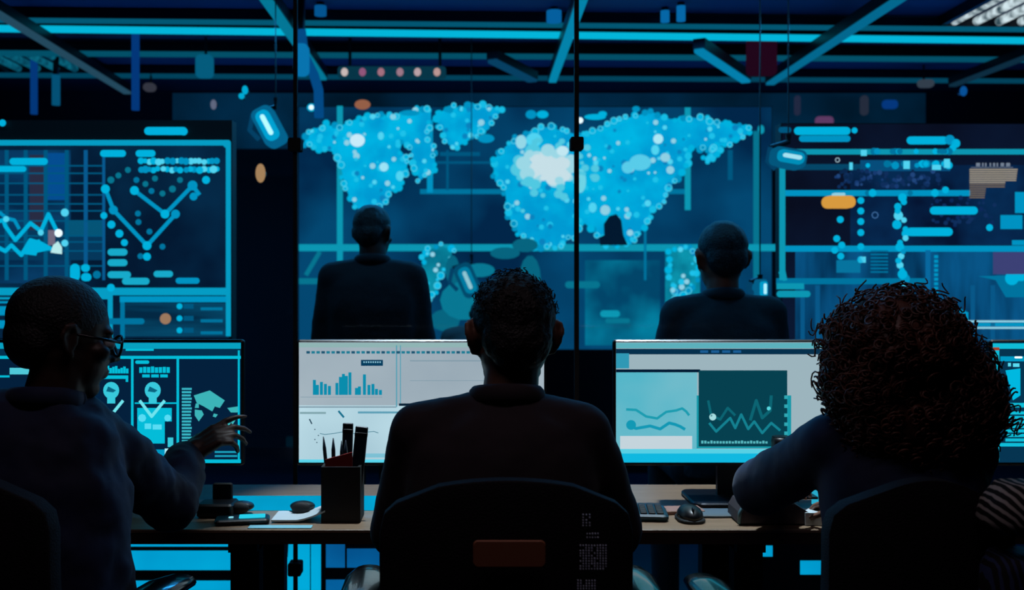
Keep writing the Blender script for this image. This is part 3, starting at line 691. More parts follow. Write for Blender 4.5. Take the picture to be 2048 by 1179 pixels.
monitor(-13, 'monitor with dark cyan dashboard and portrait icons behind the raised hand', c_left, em('04203c'))
monitor(593, 'monitor with pale screen and teal bar chart behind the pen holder', c_mid, em_var('98a9b5', 'a6b6c0', 3))
monitor(1227, 'monitor with wavy line chart and dark zigzag panel left of the curly haired woman', c_right, em('9cb4bd'))
monitor(1980, 'monitor with bright cyan framed windows beside the curly haired woman\'s right', c_far, em('063450'))

# glowing strip added for the cyan-lit band behind the desk
a, b = P(432, 991, 2.615), P(760, 991, 2.615)
o = MB().rbox(((a.x+b.x)/2, 2.615, DZ+.0185), (b.x-a.x, .010, .036), .004, em_var('0094c0', '04a8d8', 4)).build('glow_strip', loc=((a.x+b.x)/2, 2.615, DZ)); tag(o, 'added low glowing cyan strip standing on the desk behind the headphones and cup', 'light panel')

# ------------------------------------------------------------------ desk items
def on_desk(px, py): D = F*(HC-DZ)/(py-CY); return P(px, py, D)
# pen holder
c = on_desk(684, 1040); c.y += .02
ph = thing('pen_holder', 'square black pen holder standing on the desk before the pale monitor', 'pen holder', c)
w_ = .088; hh = .135; m = MB()
for (dx, dy, sx, sy) in ((0, -w_/2, w_, .004), (0, w_/2, w_, .004), (-w_/2, 0, .004, w_), (w_/2, 0, .004, w_)): m.box(c+Vector((dx, dy, hh/2)), (sx+.003, sy+.003, hh), BLKM)
m.box(c+Vector((0, 0, .003)), (w_, w_, .006), BLKM); m.build('holder', ph)
def stick(dx, dy, top, tilt, r, mt, name, label, cat, flat=1, lean=0):
    p = c+Vector((dx, dy, .008)); q = c+Vector((dx+tilt, dy+lean, top))
    o = thing(name, label, cat, p, 'stationery in the black pen holder')
    if flat != 1:
        d = (q-p); R = Matrix.Rotation(math.atan2(d.x, d.z), 3, 'Y')
        MB().rbox((p+q)/2, (r*2, .006, d.length), .003, mt, R).build('blade', o)
        MB().rbox(q-d.normalized()*.02, (r*2.05, .008, .012), .003, BLK, R).build('band', o)
    else:
        MB().tube([p, p.lerp(q, .85), q], [r, r, r*.25], mt, 10).build('barrel', o, True)
        MB().tube([p.lerp(q, .55)+Vector((0, -r, 0)), p.lerp(q, .8)+Vector((0, -r, 0))], r*.25, DMET, 6).build('clip', o)
    return o
INK = mat('dark_pen', '0c1a28', .35)
stick(-.032, .012, .200, -.018, .0045, INK, 'pen', 'leftmost black pen leaning out of the pen holder', 'pen')
stick(-.022, 0, .198, -.002, .005, INK, 'pen', 'upright thick black pen second from the left in the holder', 'pen')
stick(-.008, .01, .190, .003, .0035, INK, 'pen', 'thinnest black pen in the middle of the holder', 'pen')
stick(.004, .0, .193, .003, .005, INK, 'pen', 'black pen next to the dark rulers in the holder', 'pen')
RUL = mat('dark_ruler', '0a2634', .4)
stick(.004, .022, .232, .006, .013, RUL, 'ruler', 'taller dark teal ruler standing in the pen holder', 'ruler', 2)
stick(.026, -.012, .228, .022, .0155, RUL, 'ruler', 'wide dark teal ruler leaning right in the pen holder', 'ruler', 2)
q = c+Vector((-.004, -.026, 0)); m = MB()
m.add([q+Vector(v) for v in ((-.036,-.003,.01),(.03,-.003,.01),(.03,-.003,.168),(-.036,-.003,.15),(-.036,.003,.01),(.03,.003,.01),(.03,.003,.168),(-.036,.003,.15))], [(0,1,2,3),(7,6,5,4),(0,4,5,1),(1,5,6,2),(2,6,7,3),(3,7,4,0)], REDC)
tag(m.build('card'), 'red card standing among the pens in the black holder', 'card')

# phone, headphones, papers, cable, small cup
c = on_desk(483, 1047)
t = thing('smartphone', 'black smartphone with lit cyan screen lying on the desk beside the left elbow', 'phone', c)
R = Matrix.Rotation(math.radians(10), 3, 'Z')
MB().rbox(c+Vector((0, .01, .008)), (.13, .06, .012), .012, BLK, R, axis='z').build('body', t)
MB().rbox(c+R @ Vector((.025, .012, .0155)), (.062, .04, .001), .004, em('28d0ec'), R, axis='z').build('screen', t)
MB().rbox(c+R @ Vector((-.025, .008, .0155)), (.012, .012, .001), .004, em('8ce0f0'), R, axis='z').build('icon', t)
c = on_desk(545, 1026)
t = thing('headphones', 'black headphones lying on the desk behind the smartphone', 'headphones', c)
pts = [c+Vector((.09*math.cos(a), .05*math.sin(a), .012)) for a in [math.pi*k/12 for k in range(13)]]
MB().tube(pts, .009, BLK, 10).build('headband', t, True)
for sg in (-1, 1):
    e = MB().ell(c+Vector((.085*sg*.9, -.005, .02)), (.032, .024, .013), BLK).build('ear_cup', t, True)
    MB().ell(c+Vector((.085*sg*.9, -.03, .02)), (.024, .01, .015), BLKM).build('ear_pad', e, True)
m = MB(); c = on_desk(600, 1040)
n = 10; vs = []
for i in range(n+1):
    x = -.065+.13*i/n; z = .004+.028*max(0, (i/n-.45))**1.5*2
    for (y, dz) in ((-.03, 0), (.07, 0), (.07, .004), (-.03, .004)): vs.append(c+Vector((x, y, z+dz)))
fs = []
for i in range(n):
    for k in range(4): fs.append((i*4+k, i*4+(k+1) % 4, (i+1)*4+(k+1) % 4, (i+1)*4+k))
fs += [(3,2,1,0), tuple(n*4+k for k in range(4))]
m.add(vs, fs, PAPER); tag(m.build('magazine'), 'thin pale magazine with a curled edge left of the pen holder', 'magazine')
c = on_desk(560, 1055)
tag(MB().box(c+Vector((0, .006, .001)), (.15, .03, .002), mat('pale_blue_paper', '7ab8c4', .6)).build('paper_sheet', loc=c), 'pale blue paper sheet at the desk front edge left of the pen holder', 'paper')
c = on_desk(430, 1035)
t = thing('card_reader', 'black boxy card reader beside the seated man\'s sleeve', 'reader', c)
MB().rbox(c+Vector((0, .03, .018)), (.09, .08, .034), .01, BLK, axis='z').build('body', t); MB().rbox(c+Vector((.005, .06, .05)), (.05, .012, .05), .006, BLKM).build('screen_hood', t)
# keyboard, mouse, folder right of the man
c = on_desk(1265, 1038)
t = thing('keyboard', 'dark teal keyboard showing past the middle man\'s right elbow', 'keyboard', c)
KB = mat('teal_keyboard', '0e3644', .4); R = Matrix.Rotation(math.radians(-6), 3, 'Z')
MB().rbox(c+Vector((-.08, .04, .01)), (.34, .115, .016), .012, KB, R, axis='z').build('case', t)
kk = MB()
for i in range(16):
    for j in range(5): kk.rbox(c+Vector((-.08, .04, .02))+R @ Vector((-.15+i*.02, -.042+j*.021, 0)), (.0165, .0175, .005), .003, BLKM, R, 2, 'z')
kk.build('keys', t)
c = on_desk(1386, 1046)
t = thing('computer_mouse', 'shiny black computer mouse on the desk below the wavy chart', 'mouse', c)
m = MB(); m.ell(c+Vector((0, .035, .014)), (.031, .05, .024), BLK); m.build('shell', t, True); MB().rbox(c+Vector((0, .035, .005)), (.066, .1, .009), .03, BLKM, axis='z').build('base', t)
MB().ell(c+Vector((0, .0, .033)), (.003, .009, .006), DMET).build('wheel', t, True)
c = on_desk(1330, 1016)
tag(MB().rbox(c+Vector((-.01, -.05, .006)), (.19, .06, .01), .004, PAPERB, Matrix.Rotation(.1, 3, 'Z'), axis='z').build('folder', loc=c), 'brownish paper folder lying under the wavy chart monitor', 'folder')
c = on_desk(1436, 1034)
tag(MB().rbox(c+Vector((.01, .03, .004)), (.11, .08, .007), .004, mat('grey_notebook', '4c5a62', .6), axis='z').build('notebook', loc=c), 'small grey notebook behind the computer mouse', 'notebook')
# laptop case / bag on desk in front of woman
c = on_desk(1552, 1050)
BAG = mat('taupe_case', '3c3236', .55); BAGE = mat('grey_case_edge', '4c7480', .4)
t = thing('laptop_case', 'rounded taupe laptop case lying on the desk under the woman\'s forearm', 'case', c)
vs = []; sec = [(-.088, .004), (-.086, .03), (-.076, .048), (-.055, .058), (.0, .056), (.05, .048), (.08, .03), (.085, .004)]
for y in (0, .11):
    for (x, z) in sec: vs.append(c+Vector((x, y, z)))
n = len(sec); fs = [tuple(range(n-1, -1, -1)), tuple(n+i for i in range(n))]+[(i, (i+1) % n, (i+1) % n+n, i+n) for i in range(n)]
m = MB(); m.add(vs, fs, BAG); m.build('shell', t)
MB().tube([c+Vector((x-.001, -.002, z+.001)) for x, z in sec[:5]], .0045, BAGE, 8).build('edge_trim', t, True)
c = on_desk(1633, 1052)
tag(MB().box(c+Vector((.0, .03, .016)), (.05, .05, .03), PAPER).build('memo_block', loc=c), 'white memo block at the desk edge next to the laptop case', 'paper')
c = on_desk(1637, 1018)
t = thing('tablet_stand', 'small silver stand with lit cyan side behind the memo block', 'stand', c)
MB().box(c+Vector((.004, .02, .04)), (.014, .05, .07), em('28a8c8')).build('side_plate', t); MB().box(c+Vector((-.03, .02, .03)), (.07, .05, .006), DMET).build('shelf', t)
# tumbler behind her forearm
c = P(1562, 900, 2.56); c.z = DZ
t = thing('tumbler', 'tall dark tumbler with pale rim before the zigzag panel', 'tumbler', c)
MB().tube([c, c+Vector((0, 0, .02)), c+Vector((0, 0, .185)), c+Vector((0, 0, .195))], [.019, .02, .024, .022], BLK, 20).build('body', t, True)
MB().tube([c+Vector((0, 0, .192)), c+Vector((0, 0, .197))], .0215, DMET, 20).build('lid', t)

SPK = mat('mesh_gap_light', 'd4e2ff', .3)  # light coming through the mesh gaps, put in as pale dots
# ------------------------------------------------------------------ chairs
def chair(x, y, rz, label, arm_dx=.26, back_w=.42, back_top=.995, armz=.735, patch=False, mesh=False):
    t = thing('office_chair', label, 'chair', (x, y, 0), 'black office chairs at the desk', 0)
    t.rotation_euler = (0, 0, rz)
    M_ = Matrix.Translation((x, y, 0)) @ Matrix.Rotation(rz, 4, 'Z')
    def b(m, name, par=t, sm=False):
        o = m.build(name); o.parent = par; o.data.polygons.foreach_set('use_smooth', [sm]*len(o.data.polygons)); return o
    # back: curved rounded slab (local coordinates, sitter looks to +Y)
    vs = []; nu, nv = 16, 14; z0 = .56; hgt = back_top-z0
    outline = []
    for j in range(nv+1):
        v = j/nv
        for i in range(nu+1):
            u = -1+2*i/nu
            hw = back_w/2
            r = .10; zz = z0+hgt*v
            lim = hw
            dt = (back_top-.0-zz)
            if dt < r: lim = hw-r+math.sqrt(max(0, r*r-(r-dt)**2))
            db = zz-z0
            if db < r: lim = min(lim, hw-r+math.sqrt(max(0, r*r-(r-db)**2)))
            outline.append(Vector((u*lim, -.225+.035*(u*lim/hw)**2-.02*math.sin(v*3.1)-.04*v, zz-.012*(u*u)*(1 if v > .9 else 0))))
    N = len(outline); th = Vector((0, .035, 0)); vs = outline+[p+th for p in outline]; fs = []
    W_ = nu+1
    for j in range(nv):
        for i in range(nu):
            a = j*W_+i; fs.append((a, a+1, a+1+W_, a+W_)); fs.append((N+a+W_, N+a+1+W_, N+a+1, N+a))
    for i in range(nu): fs.append((N+i, N+i+1, i+1, i)); a = nv*W_+i; fs.append((a, a+1, N+a+1, N+a))
    for j in range(nv): a = j*W_; fs.append((a, a+W_, N+a+W_, N+a)); a = j*W_+nu; fs.append((N+a, N+a+W_, a+W_, a))
    m = MB(); m.add(vs, fs, CHAIRF); bk = b(m, 'backrest', sm=True)
    bv = bk.modifiers.new('b', 'BEVEL'); bv.width = .008; bv.segments = 3; bv.angle_limit = .9
    if patch:
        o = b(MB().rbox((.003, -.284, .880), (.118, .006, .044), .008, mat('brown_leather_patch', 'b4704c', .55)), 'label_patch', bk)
    if mesh:
        for (dx, dz, w_, h_) in ((.139, .875, .046, .042), (.128, .824, .032, .030), (.128, .935, .016, .022), (.138, .910, .022, .012)):
            q = MB(); R_ = random.Random(int(dz*1000)); rows = max(2, int(h_/.0042)); cols = max(2, int(w_/.0042))
            for a in range(cols):
                for e in range(rows):
                    if R_.random() < .12: continue
                    q.rbox((dx-w_/2+(a+.5)*w_/cols, -.2865, dz-h_/2+(e+.5)*h_/rows), (.0026*R_.uniform(.7, 1.1), .004, .0026*R_.uniform(.8, 1.3)), .001, SPK, None, 2)
            o = b(q, 'mesh_insert', bk); o['label'] = 'mesh insert with light through its gaps coloured in'
    b(MB().tube([(0, -.2, .62), (0, -.26, .52), (0, -.2, .42), (0, -.1, .4)], .022, DMET, 10), 'back_bracket', sm=True)
    b(MB().rbox((0, .02, .425), (.48, .46, .07), .09, CHAIRF, axis='z'), 'seat')
    for sg in (-1, 1):
        a = b(MB().tube([(sg*.22, .0, .4), (sg*arm_dx, .0, .46), (sg*arm_dx, .02, armz-.02)], .016, DMET, 10), 'armrest', sm=True)
        m = MB().tube([(sg*arm_dx, -.14, armz), (sg*arm_dx, -.12, armz), (sg*arm_dx, -.05, armz), (sg*arm_dx, .08, armz+.004), (sg*arm_dx, .15, armz), (sg*arm_dx, .18, armz-.006)], [.012, .032, .043, .043, .034, .012], GLOSS, 16, flat=.45)
        b(m, 'arm_pad', a, True)
    b(MB().tube([(0, 0, .39), (0, 0, .12)], .028, DMET, 14), 'gas_column', sm=True)
    for k in range(5):
        an = 2*math.pi*k/5+.3; e = Vector((.29*math.cos(an), .29*math.sin(an), .07))
        l = b(MB().tube([(0, 0, .12), e], [.028, .018], DMET, 10), 'base_leg', sm=True)
        w2 = MB().tube([e+Vector((-.014*math.sin(an), .014*math.cos(an), -.038)), e+Vector((.014*math.sin(an), -.014*math.cos(an), -.038))], .031, BLK, 16)
        b(w2, 'caster', l)
    return t
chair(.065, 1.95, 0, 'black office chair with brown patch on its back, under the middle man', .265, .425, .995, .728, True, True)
chair(-.86, 1.98, math.radians(-14), 'black office chair under the man in glasses', .255, .46, 1.0, .72)
chair(.75, 1.95, math.radians(3), 'black office chair under the curly haired woman', .27, .32, .995, .715)

# ------------------------------------------------------------------ people
def head_parts(m, M_, k=1.0, ears=True, jaw=1.0):
    mt = m.ms[0]
    def E(c, r, rot=None):
        R = M_.to_3x3().normalized()
        if rot: R = R @ Euler(rot).to_matrix()
        m.ell(M_ @ (Vector(c)*k), [q*k for q in r], mt, R, 20, 14)
    def Cp(a, b, ra, rb): m.cap(M_ @ (Vector(a)*k), M_ @ (Vector(b)*k), ra*k, rb*k, mt)
    E((0, -.012, .032), (.078, .100, .086)); E((0, .03, -.035), (.062*jaw, .066, .082)); E((0, .0, -.03), (.068*jaw, .07, .06))
    E((0, .066, -.096), (.026, .022, .020)); E((0, .078, .024), (.050, .018, .013))
    Cp((0, .092, .012), (0, .112, -.028), .008, .011); E((.011, .102, -.032), (.009, .010, .008)); E((-.011, .102, -.032), (.009, .010, .008))
    E((0, .090, -.058), (.023, .012, .006)); E((0, .088, -.068), (.020, .012, .007))
    for sg in (-1, 1):
        E((sg*.045, .062, -.018), (.022, .024, .018)); Cp((sg*.042, .015, -.07), (sg*.015, .06, -.096), .018, .016)
        if ears:
            pts = [(sg*.078, .004, .016), (sg*.088, -.006, .030), (sg*.094, -.022, .026), (sg*.094, -.028, .006), (sg*.088, -.020, -.016), (sg*.080, -.006, -.030)]
            for a, b_ in zip(pts, pts[1:]): Cp(a, b_, .0065, .0065)
            E((sg*.082, -.008, -.002), (.006, .018, .024)); E((sg*.080, -.003, -.028), (.008, .008, .010))
def Hm(c, yaw=0, pitch=0, roll=0):
    return Matrix.Translation(c) @ Euler((math.radians(pitch), math.radians(roll), math.radians(yaw)), 'ZYX' if 0 else 'XYZ').to_matrix().to_4x4()
def hand(m, wrist, fdir, pdir, side, curls, k=1.0, spread=1.0):
    """fdir: along the palm; pdir: palm facing; side: +1 when the thumb lies on fdir x pdir side"""
    mt = m.ms[0]; f = Vector(fdir).normalized(); p = Vector(pdir); p = (p-f*p.dot(f)).normalized(); u = f.cross(p).normalized()*side
    w_ = Vector(wrist)
    m.cap(w_, w_+f*.03*k, .024*k, .026*k, mt)
    for q, o in enumerate((.030, .010, -.010, -.029)):
        m.cap(w_+f*.022*k+u*o*.75*k, w_+f*.086*k+u*o*k, .0145*k, .0115*k, mt)
    lens = [(.040, .024, .020), (.044, .027, .021), (.041, .025, .020), (.032, .019, .017)]
    for q, o in enumerate((.030, .010, -.010, -.029)):
        a = w_+f*(.090-.004*abs(q-1))*k+u*o*k; d = (f+u*(o*3.0)*spread).normalized(); ang = 0; ax = d.cross(p).normalized()
        for j, L in enumerate(lens[q]):
            ang += math.radians(curls[q][j] if isinstance(curls[q], (list, tuple)) else curls[q])
            dd = d*math.cos(ang)+p*math.sin(ang); b_ = a+dd*L*k
            m.cap(a, b_, (.0088-.0008*j)*k, (.0082-.0010*j)*k, mt, 12); a = b_
    a = w_+f*.024*k+u*.026*k; d = (f*.55+u*.75+p*.45).normalized(); b_ = a+d*.040*k
    m.cap(a, b_, .0145*k, .0115*k, mt); d = (f*.85+u*.3+p*.4).normalized(); c_ = b_+d*.032*k; m.cap(b_, c_, .0105*k, .0095*k, mt)
    d = (f*.9+u*.05+p*.4).normalized(); m.cap(c_, c_+d*.024*k, .0095*k, .0078*k, mt)
def body(m, J, k=1.0):
    """skin body laid over the joints J"""
    mt = m.ms[0]; c = lambda a, b_, ra, rb: m.cap(J[a], J[b_], ra, rb, mt)
    m.cap(J['pelvis'], J['chest'], .085*k, .085*k, mt); m.cap(J['neck']-Vector((0, 0, .05)), J['head']-Vector((0, .012, .05)), .056*k, .052*k, mt)
    for s_ in 'LR':
        m.cap(J['neck']-Vector((0, 0, .05)), J['sh'+s_], .055*k, .048*k, mt)
        c('sh'+s_, 'el'+s_, .045*k, .036*k); c('el'+s_, 'wr'+s_, .036*k, .024*k)
        m.cap(J['hip'+s_], J['kn'+s_], .075*k, .052*k, mt); m.cap(J['kn'+s_], J['an'+s_], .05*k, .034*k, mt); m.cap(J['an'+s_], J['an'+s_]+Vector((0, .12, -.04)), .032*k, .028*k, mt)
def trousers(J, par, mt, vox=.012, skirt=0):
    m = MB(); m.m(mt)
    m.ell(J['pelvis'], (.155, .125, .11), mt)
    for s_ in 'LR':
        m.cap(J['hip'+s_], J['kn'+s_], .088, .068, mt); m.cap(J['kn'+s_], J['an'+s_]+Vector((0, 0, .03)), .064, .05, mt)
    m.remesh('trousers', vox, par, mt, 4)
    for s_ in 'LR':
        a = J['an'+s_]; q = MB(); q.m(SHOE); q.cap(a+Vector((0, -.02, -.045)), a+Vector((0, .14, -.05)), .038, .034, SHOE); q.cap(a+Vector((0, -.02, 0)), a+Vector((0, -.02, -.04)), .04, .04, SHOE)
        q.remesh('shoe', .01, par, SHOE, 3)
def seated(x, y, zt, hw=.0, sit=.50):
    V = Vector
    return {'pelvis': V((x, y-.02, sit+.04)), 'chest': V((x, y, zt-.24)), 'neck': V((x, y+.01, zt-.06)), 'head': V((x, y+.03, zt)),
            'hipL': V((x-.09, y, sit+.02)), 'hipR': V((x+.09, y, sit+.02)), 'knL': V((x-.12, y+.42, sit+.03)), 'knR': V((x+.12, y+.42, sit+.03)),
            'anL': V((x-.12, y+.40, .09)), 'anR': V((x+.12, y+.40, .09))}

# ---- middle man
pm_ = thing('person', 'person with short curly dark hair in charcoal shirt seated between the two others, back turned', 'person', (.065, 1.95, 0))
J = seated(.062, 1.95, 1.205); J['chest'] = Vector((.065, 1.93, .93)); J['neck'] = Vector((.075, 1.945, 1.10)); J['head'] = Vector((.088, 1.99, 1.215))
J['shL'] = Vector((-.09, 1.95, 1.035)); J['shR'] = Vector((.218, 1.95, 1.035)); J['elL'] = Vector((-.135, 2.03, .83)); J['elR'] = Vector((.285, 2.03, .83))
J['wrL'] = Vector((-.04, 2.32, .79)); J['wrR'] = Vector((.18, 2.36, .79))
m = MB(); m.m(SKIN_M); body(m, J)
hM = Hm(J['head'], 6, -4); head_parts(m, hM, .97)
hand(m, J['wrL']+Vector((.0, .02, .0)), (.15, 1, -.02), (0, 0, -1), -1, [18, 16, 18, 22]); hand(m, J['wrR']+Vector((0, .02, 0)), (-.1, 1, -.02), (0, 0, -1), 1, [18, 16, 18, 22])
m.remesh('body', .0055, pm_, SKIN_M, 4)
def shirt(J, par, mt, rings, ru=.062, rf=.05, sl=.94, disp=(.012, .09), vox=.010, collar=True, sh_r=.066):
    m = MB(); m.m(mt); m.loft(rings, mt, 36, 2.5)
    for s_ in 'LR':
        m.cap(J['neck']-Vector((0, 0, .035)), J['sh'+s_], .060, sh_r, mt); m.cap(J['sh'+s_], J['el'+s_], sh_r, ru, mt)
        w2 = J['el'+s_].lerp(J['wr'+s_], sl); m.cap(J['el'+s_], w2, ru, rf, mt)
    o = m.remesh('shirt', vox, par, mt, 7, disp)
    if collar:
        n = J['neck']; q = MB(); pts = [n+Vector((.062*math.cos(a), .005+.062*math.sin(a), .004+.012*math.sin(a)*-1)) for a in [2*math.pi*k/20 for k in range(21)]]
        q.tube(pts, .012, mt, 10, flat=1.6); q.build('collar', o, True)
    return o
x, y = .062, 1.945
rg = [(x, y, .50, .165, .125), (x, y-.005, .60, .168, .12), (x, y-.01, .72, .170, .115), (x, y-.01, .84, .176, .115), (x, y-.01, .94, .180, .12), (x+.003, y, 1.01, .176, .112), (x+.005, y, 1.055, .150, .09), (x+.012, y, 1.085, .075, .065), (x+.014, y, 1.10, .055, .055)]
shirt(J, pm_, CHARC, rg, .062, .046, sh_r=.060)
trousers(J, pm_, DARKC)
def hair_cap(M_, par, mt, k=1.0, low=-.01, disp=(.01, .02), name='hair', top=.0):
    m = MB(); m.m(mt); R = M_.to_3x3()
    m.ell(M_ @ (Vector((0, -.018, .043+top))*k), [q*k for q in (.082, .101, .086)], mt, R, 24, 16)
    m.ell(M_ @ (Vector((0, -.060, .0))*k), [q*k for q in (.070, .056, .068)], mt, R, 20, 12)
    return m.remesh(name, .005, par, mt, 3, disp)
def curls(M_, par, base, n, R0, L, rr, mt, seed, name='curls', zmin=-1, sec=5, turns=(2, 3.5)):
    """short spiral locks rooted on an ellipsoid"""
    R_ = random.Random(seed); m = MB(); m.m(mt); c, r = base
    for q in range(n):
        while True:
            v = Vector((R_.gauss(0, 1), R_.gauss(0, 1), R_.gauss(0, 1))).normalized()
            if v.z > zmin and not (v.y > .55 and v.z < .45): break
        p = Vector((c[0]+v.x*r[0], c[1]+v.y*r[1], c[2]+v.z*r[2])); d = Vector((v.x/r[0], v.y/r[1], v.z/r[2])).normalized()
        g = (d*R_.uniform(.35, .8)+Vector((0, 0, -R_.uniform(.1, .6)))).normalized(); u = g.cross(Vector((.3, .5, .8))).normalized(); w_ = g.cross(u)
        l_ = L*R_.uniform(.6, 1.3); R1 = R0*R_.uniform(.7, 1.3); t_ = R_.uniform(*turns); ph = R_.random()*6.28; N = int(9*t_)
        pts = [M_ @ (p-d*.012+g*l_*i/N+(u*math.cos(ph+6.283*t_*i/N)+w_*math.sin(ph+6.283*t_*i/N))*R1*min(1, i/4+.3)) for i in range(N+1)]
        m.tube(pts, [rr*(1-.5*i/N) for i in range(N+1)], mt, sec)
    return m.build(name, par, True)
hc = hair_cap(hM, pm_, HAIRB, .97, disp=(.008, .02))
curls(hM, hc, ((0, -.015, .045), (.080, .098, .083)), 420, .0055, .016, .0018, HAIRB, 3, zmin=.05, turns=(1.5, 2.5))
for sg in (-1, 1): MB().ell(hM @ Vector((sg*.031, .078, .0)), (.012, .012, .012), PAPER).build('eye', pm_, True)

# ---- man in glasses
pl = thing('person', 'person with shaved head and glasses in navy jacket, one hand raised before the left monitor', 'person', (-.86, 1.98, 0))
J = seated(-.84, 1.97, 1.205); J['chest'] = Vector((-.84, 1.93, .92)); J['neck'] = Vector((-.80, 1.94, 1.095)); J['head'] = Vector((-.775, 1.965, 1.212))
J['shR'] = Vector((-.742, 1.98, 1.045)); J['shL'] = Vector((-1.03, 1.90, 1.045)); J['elR'] = Vector((-.655, 2.26, .835)); J['wrR'] = Vector((-.675, 2.455, .905))
J['elL'] = Vector((-1.10, 2.10, .83)); J['wrL'] = Vector((-.93, 2.36, .80))
m = MB(); m.m(SKIN_D); body(m, J)
HK = .93; hM = Hm(J['head'], -54, -8); head_parts(m, hM, HK)
hand(m, J['wrR'], (.74, .15, .5), (.42, .6, -.6), 1, [[6, 18, 16], [24, 30, 20], [32, 36, 26], [38, 42, 30]], 1.0, .5)
hand(m, J['wrL']+Vector((0, .02, 0)), (.5, 1, -.05), (0, 0, -1), -1, [20, 20, 20, 22])
m.remesh('body', .0048, pl, SKIN_D, 4)
x, y = -.84, 1.95
rg = [(x, y, .50, .185, .15), (x+.005, y-.01, .62, .190, .145), (x+.01, y-.015, .74, .195, .14), (x+.005, y-.015, .86, .192, .14), (x, y-.01, .95, .188, .135), (x-.005, y, 1.02, .18, .12), (x+.01, y, 1.065, .14, .09), (x+.03, y, 1.09, .085, .072), (x+.04, y, 1.105, .062, .062)]
shirt(J, pl, NAVYC, rg, .064, .050, .93, (.030, .085), sh_r=.062)
# sleeve folds
m = MB(); m.m(NAVYC)
a, b = J['elR'], J['wrR']
trousers(J, pl, DARKC)
hair_cap(hM, pl, HAIRB, .93, disp=(.002, .03), name='hair')
# glasses
GLS = mat('glasses_frame', '0a0c12', .25)
def HP(*v): return hM @ (Vector(v)*HK)
gl = MB().tube([HP(.084, -.01, .014), HP(.079, .05, .010), HP(.070, .098, .006)], .0028, GLS, 8)
gl.tube([HP(-.084, -.01, .014), HP(-.079, .05, .010), HP(-.070, .098, .006)], .0028, GLS, 8); gl.tube([HP(-.012, .112, .006), HP(0, .116, .008), HP(.012, .112, .006)], .002, GLS, 8)
for sg in (-1, 1):
    gl.tube([HP(sg*.038+.029*math.cos(a_), .104-.004*abs(math.cos(a_)), -.002+.022*math.sin(a_)) for a_ in [2*math.pi*q/24 for q in range(25)]], .0028, GLS, 8, False)
go = gl.build('glasses', pl, True)
for sg in (-1, 1):
    lm = MB(); lm.add([HP(sg*.038+.027*math.cos(a_), .103, -.002+.020*math.sin(a_)) for a_ in [2*math.pi*q/20 for q in range(20)]], [tuple(range(20))], GLASS); lm.build('lens', go)
    MB().ell(HP(sg*.031, .084, .0), (.012, .012, .012), PAPER).build('eye', pl, True)

# ---- woman
pw_ = thing('person', 'person with big curly brown hair and dark blue top seated with back turned', 'person', (.82, 1.95, 0))
J = seated(.815, 1.95, 1.17); J['chest'] = Vector((.815, 1.93, .9)); J['neck'] = Vector((.815, 1.94, 1.075)); J['head'] = Vector((.812, 1.965, 1.175))
J['shL'] = Vector((.700, 1.97, 1.01)); J['shR'] = Vector((.945, 1.95, 1.00)); J['elL'] = Vector((.640, 2.24, .872)); J['wrL'] = Vector((.72, 2.42, .856))
J['elR'] = Vector((.97, 2.12, .83)); J['wrR'] = Vector((.90, 2.36, .80))
m = MB(); m.m(SKIN_M); body(m, J, .92)
hM = Hm(J['head'], -4, 0); head_parts(m, hM, .93, False)
hand(m, J['wrL']+Vector((.0, .0, 0)), (.6, .8, -.2), (0, -.2, -1), -1, [20, 20, 20, 22], .9); hand(m, J['wrR']+Vector((0, .02, 0)), (-.3, 1, -.05), (0, 0, -1), 1, [20, 20, 20, 22], .9)
m.remesh('body', .0055, pw_, SKIN_M, 4)
x, y = .825, 1.95
rg = [(x, y, .50, .165, .13), (x, y, .62, .150, .12), (x, y-.01, .74, .142, .11), (x, y-.01, .86, .146, .112), (x-.003, y-.01, .94, .150, .115), (x-.005, y, .99, .145, .105), (x-.005, y, 1.03, .115, .085), (x-.01, y, 1.06, .06, .055), (x-.01, y, 1.075, .05, .05)]
shirt(J, pw_, TEALC, rg, .062, .046, .95, (.014, .10), collar=False, sh_r=.062)
trousers(J, pw_, DARKC)
# hair: a full curly mass, wider towards the shoulders
m = MB(); m.m(HAIRC)
hb = [((.005, -.02, .022), (.124, .125, .100)), ((-.055, -.035, -.045), (.072, .085, .078)), ((.075, -.035, -.075), (.108, .09, .105)), ((.02, -.06, -.10), (.125, .075, .095))]
for c_, r_ in hb: m.ell(hM @ Vector(c_), r_, HAIRC, hM.to_3x3(), 24, 16)
hr = m.remesh('hair', .008, pw_, HAIRC, 4, (.028, .035))
cnt = (260, 260, 300, 240)
for i, (c_, r_) in enumerate(hb):
    curls(hM, hr, (c_, r_), cnt[i]*2, .0075, .032, .0036, HAIRC, 20+i, zmin=-.8 if i else -.1, sec=4)
for i, (c_, r_) in enumerate(hb[:3]): curls(hM, hr, (c_, (r_[0]*1.05, r_[1], r_[2]*1.03)), 90, .012, .045, .0026, HAIRC, 40+i, zmin=-.6, sec=5, turns=(1.5, 2.5))
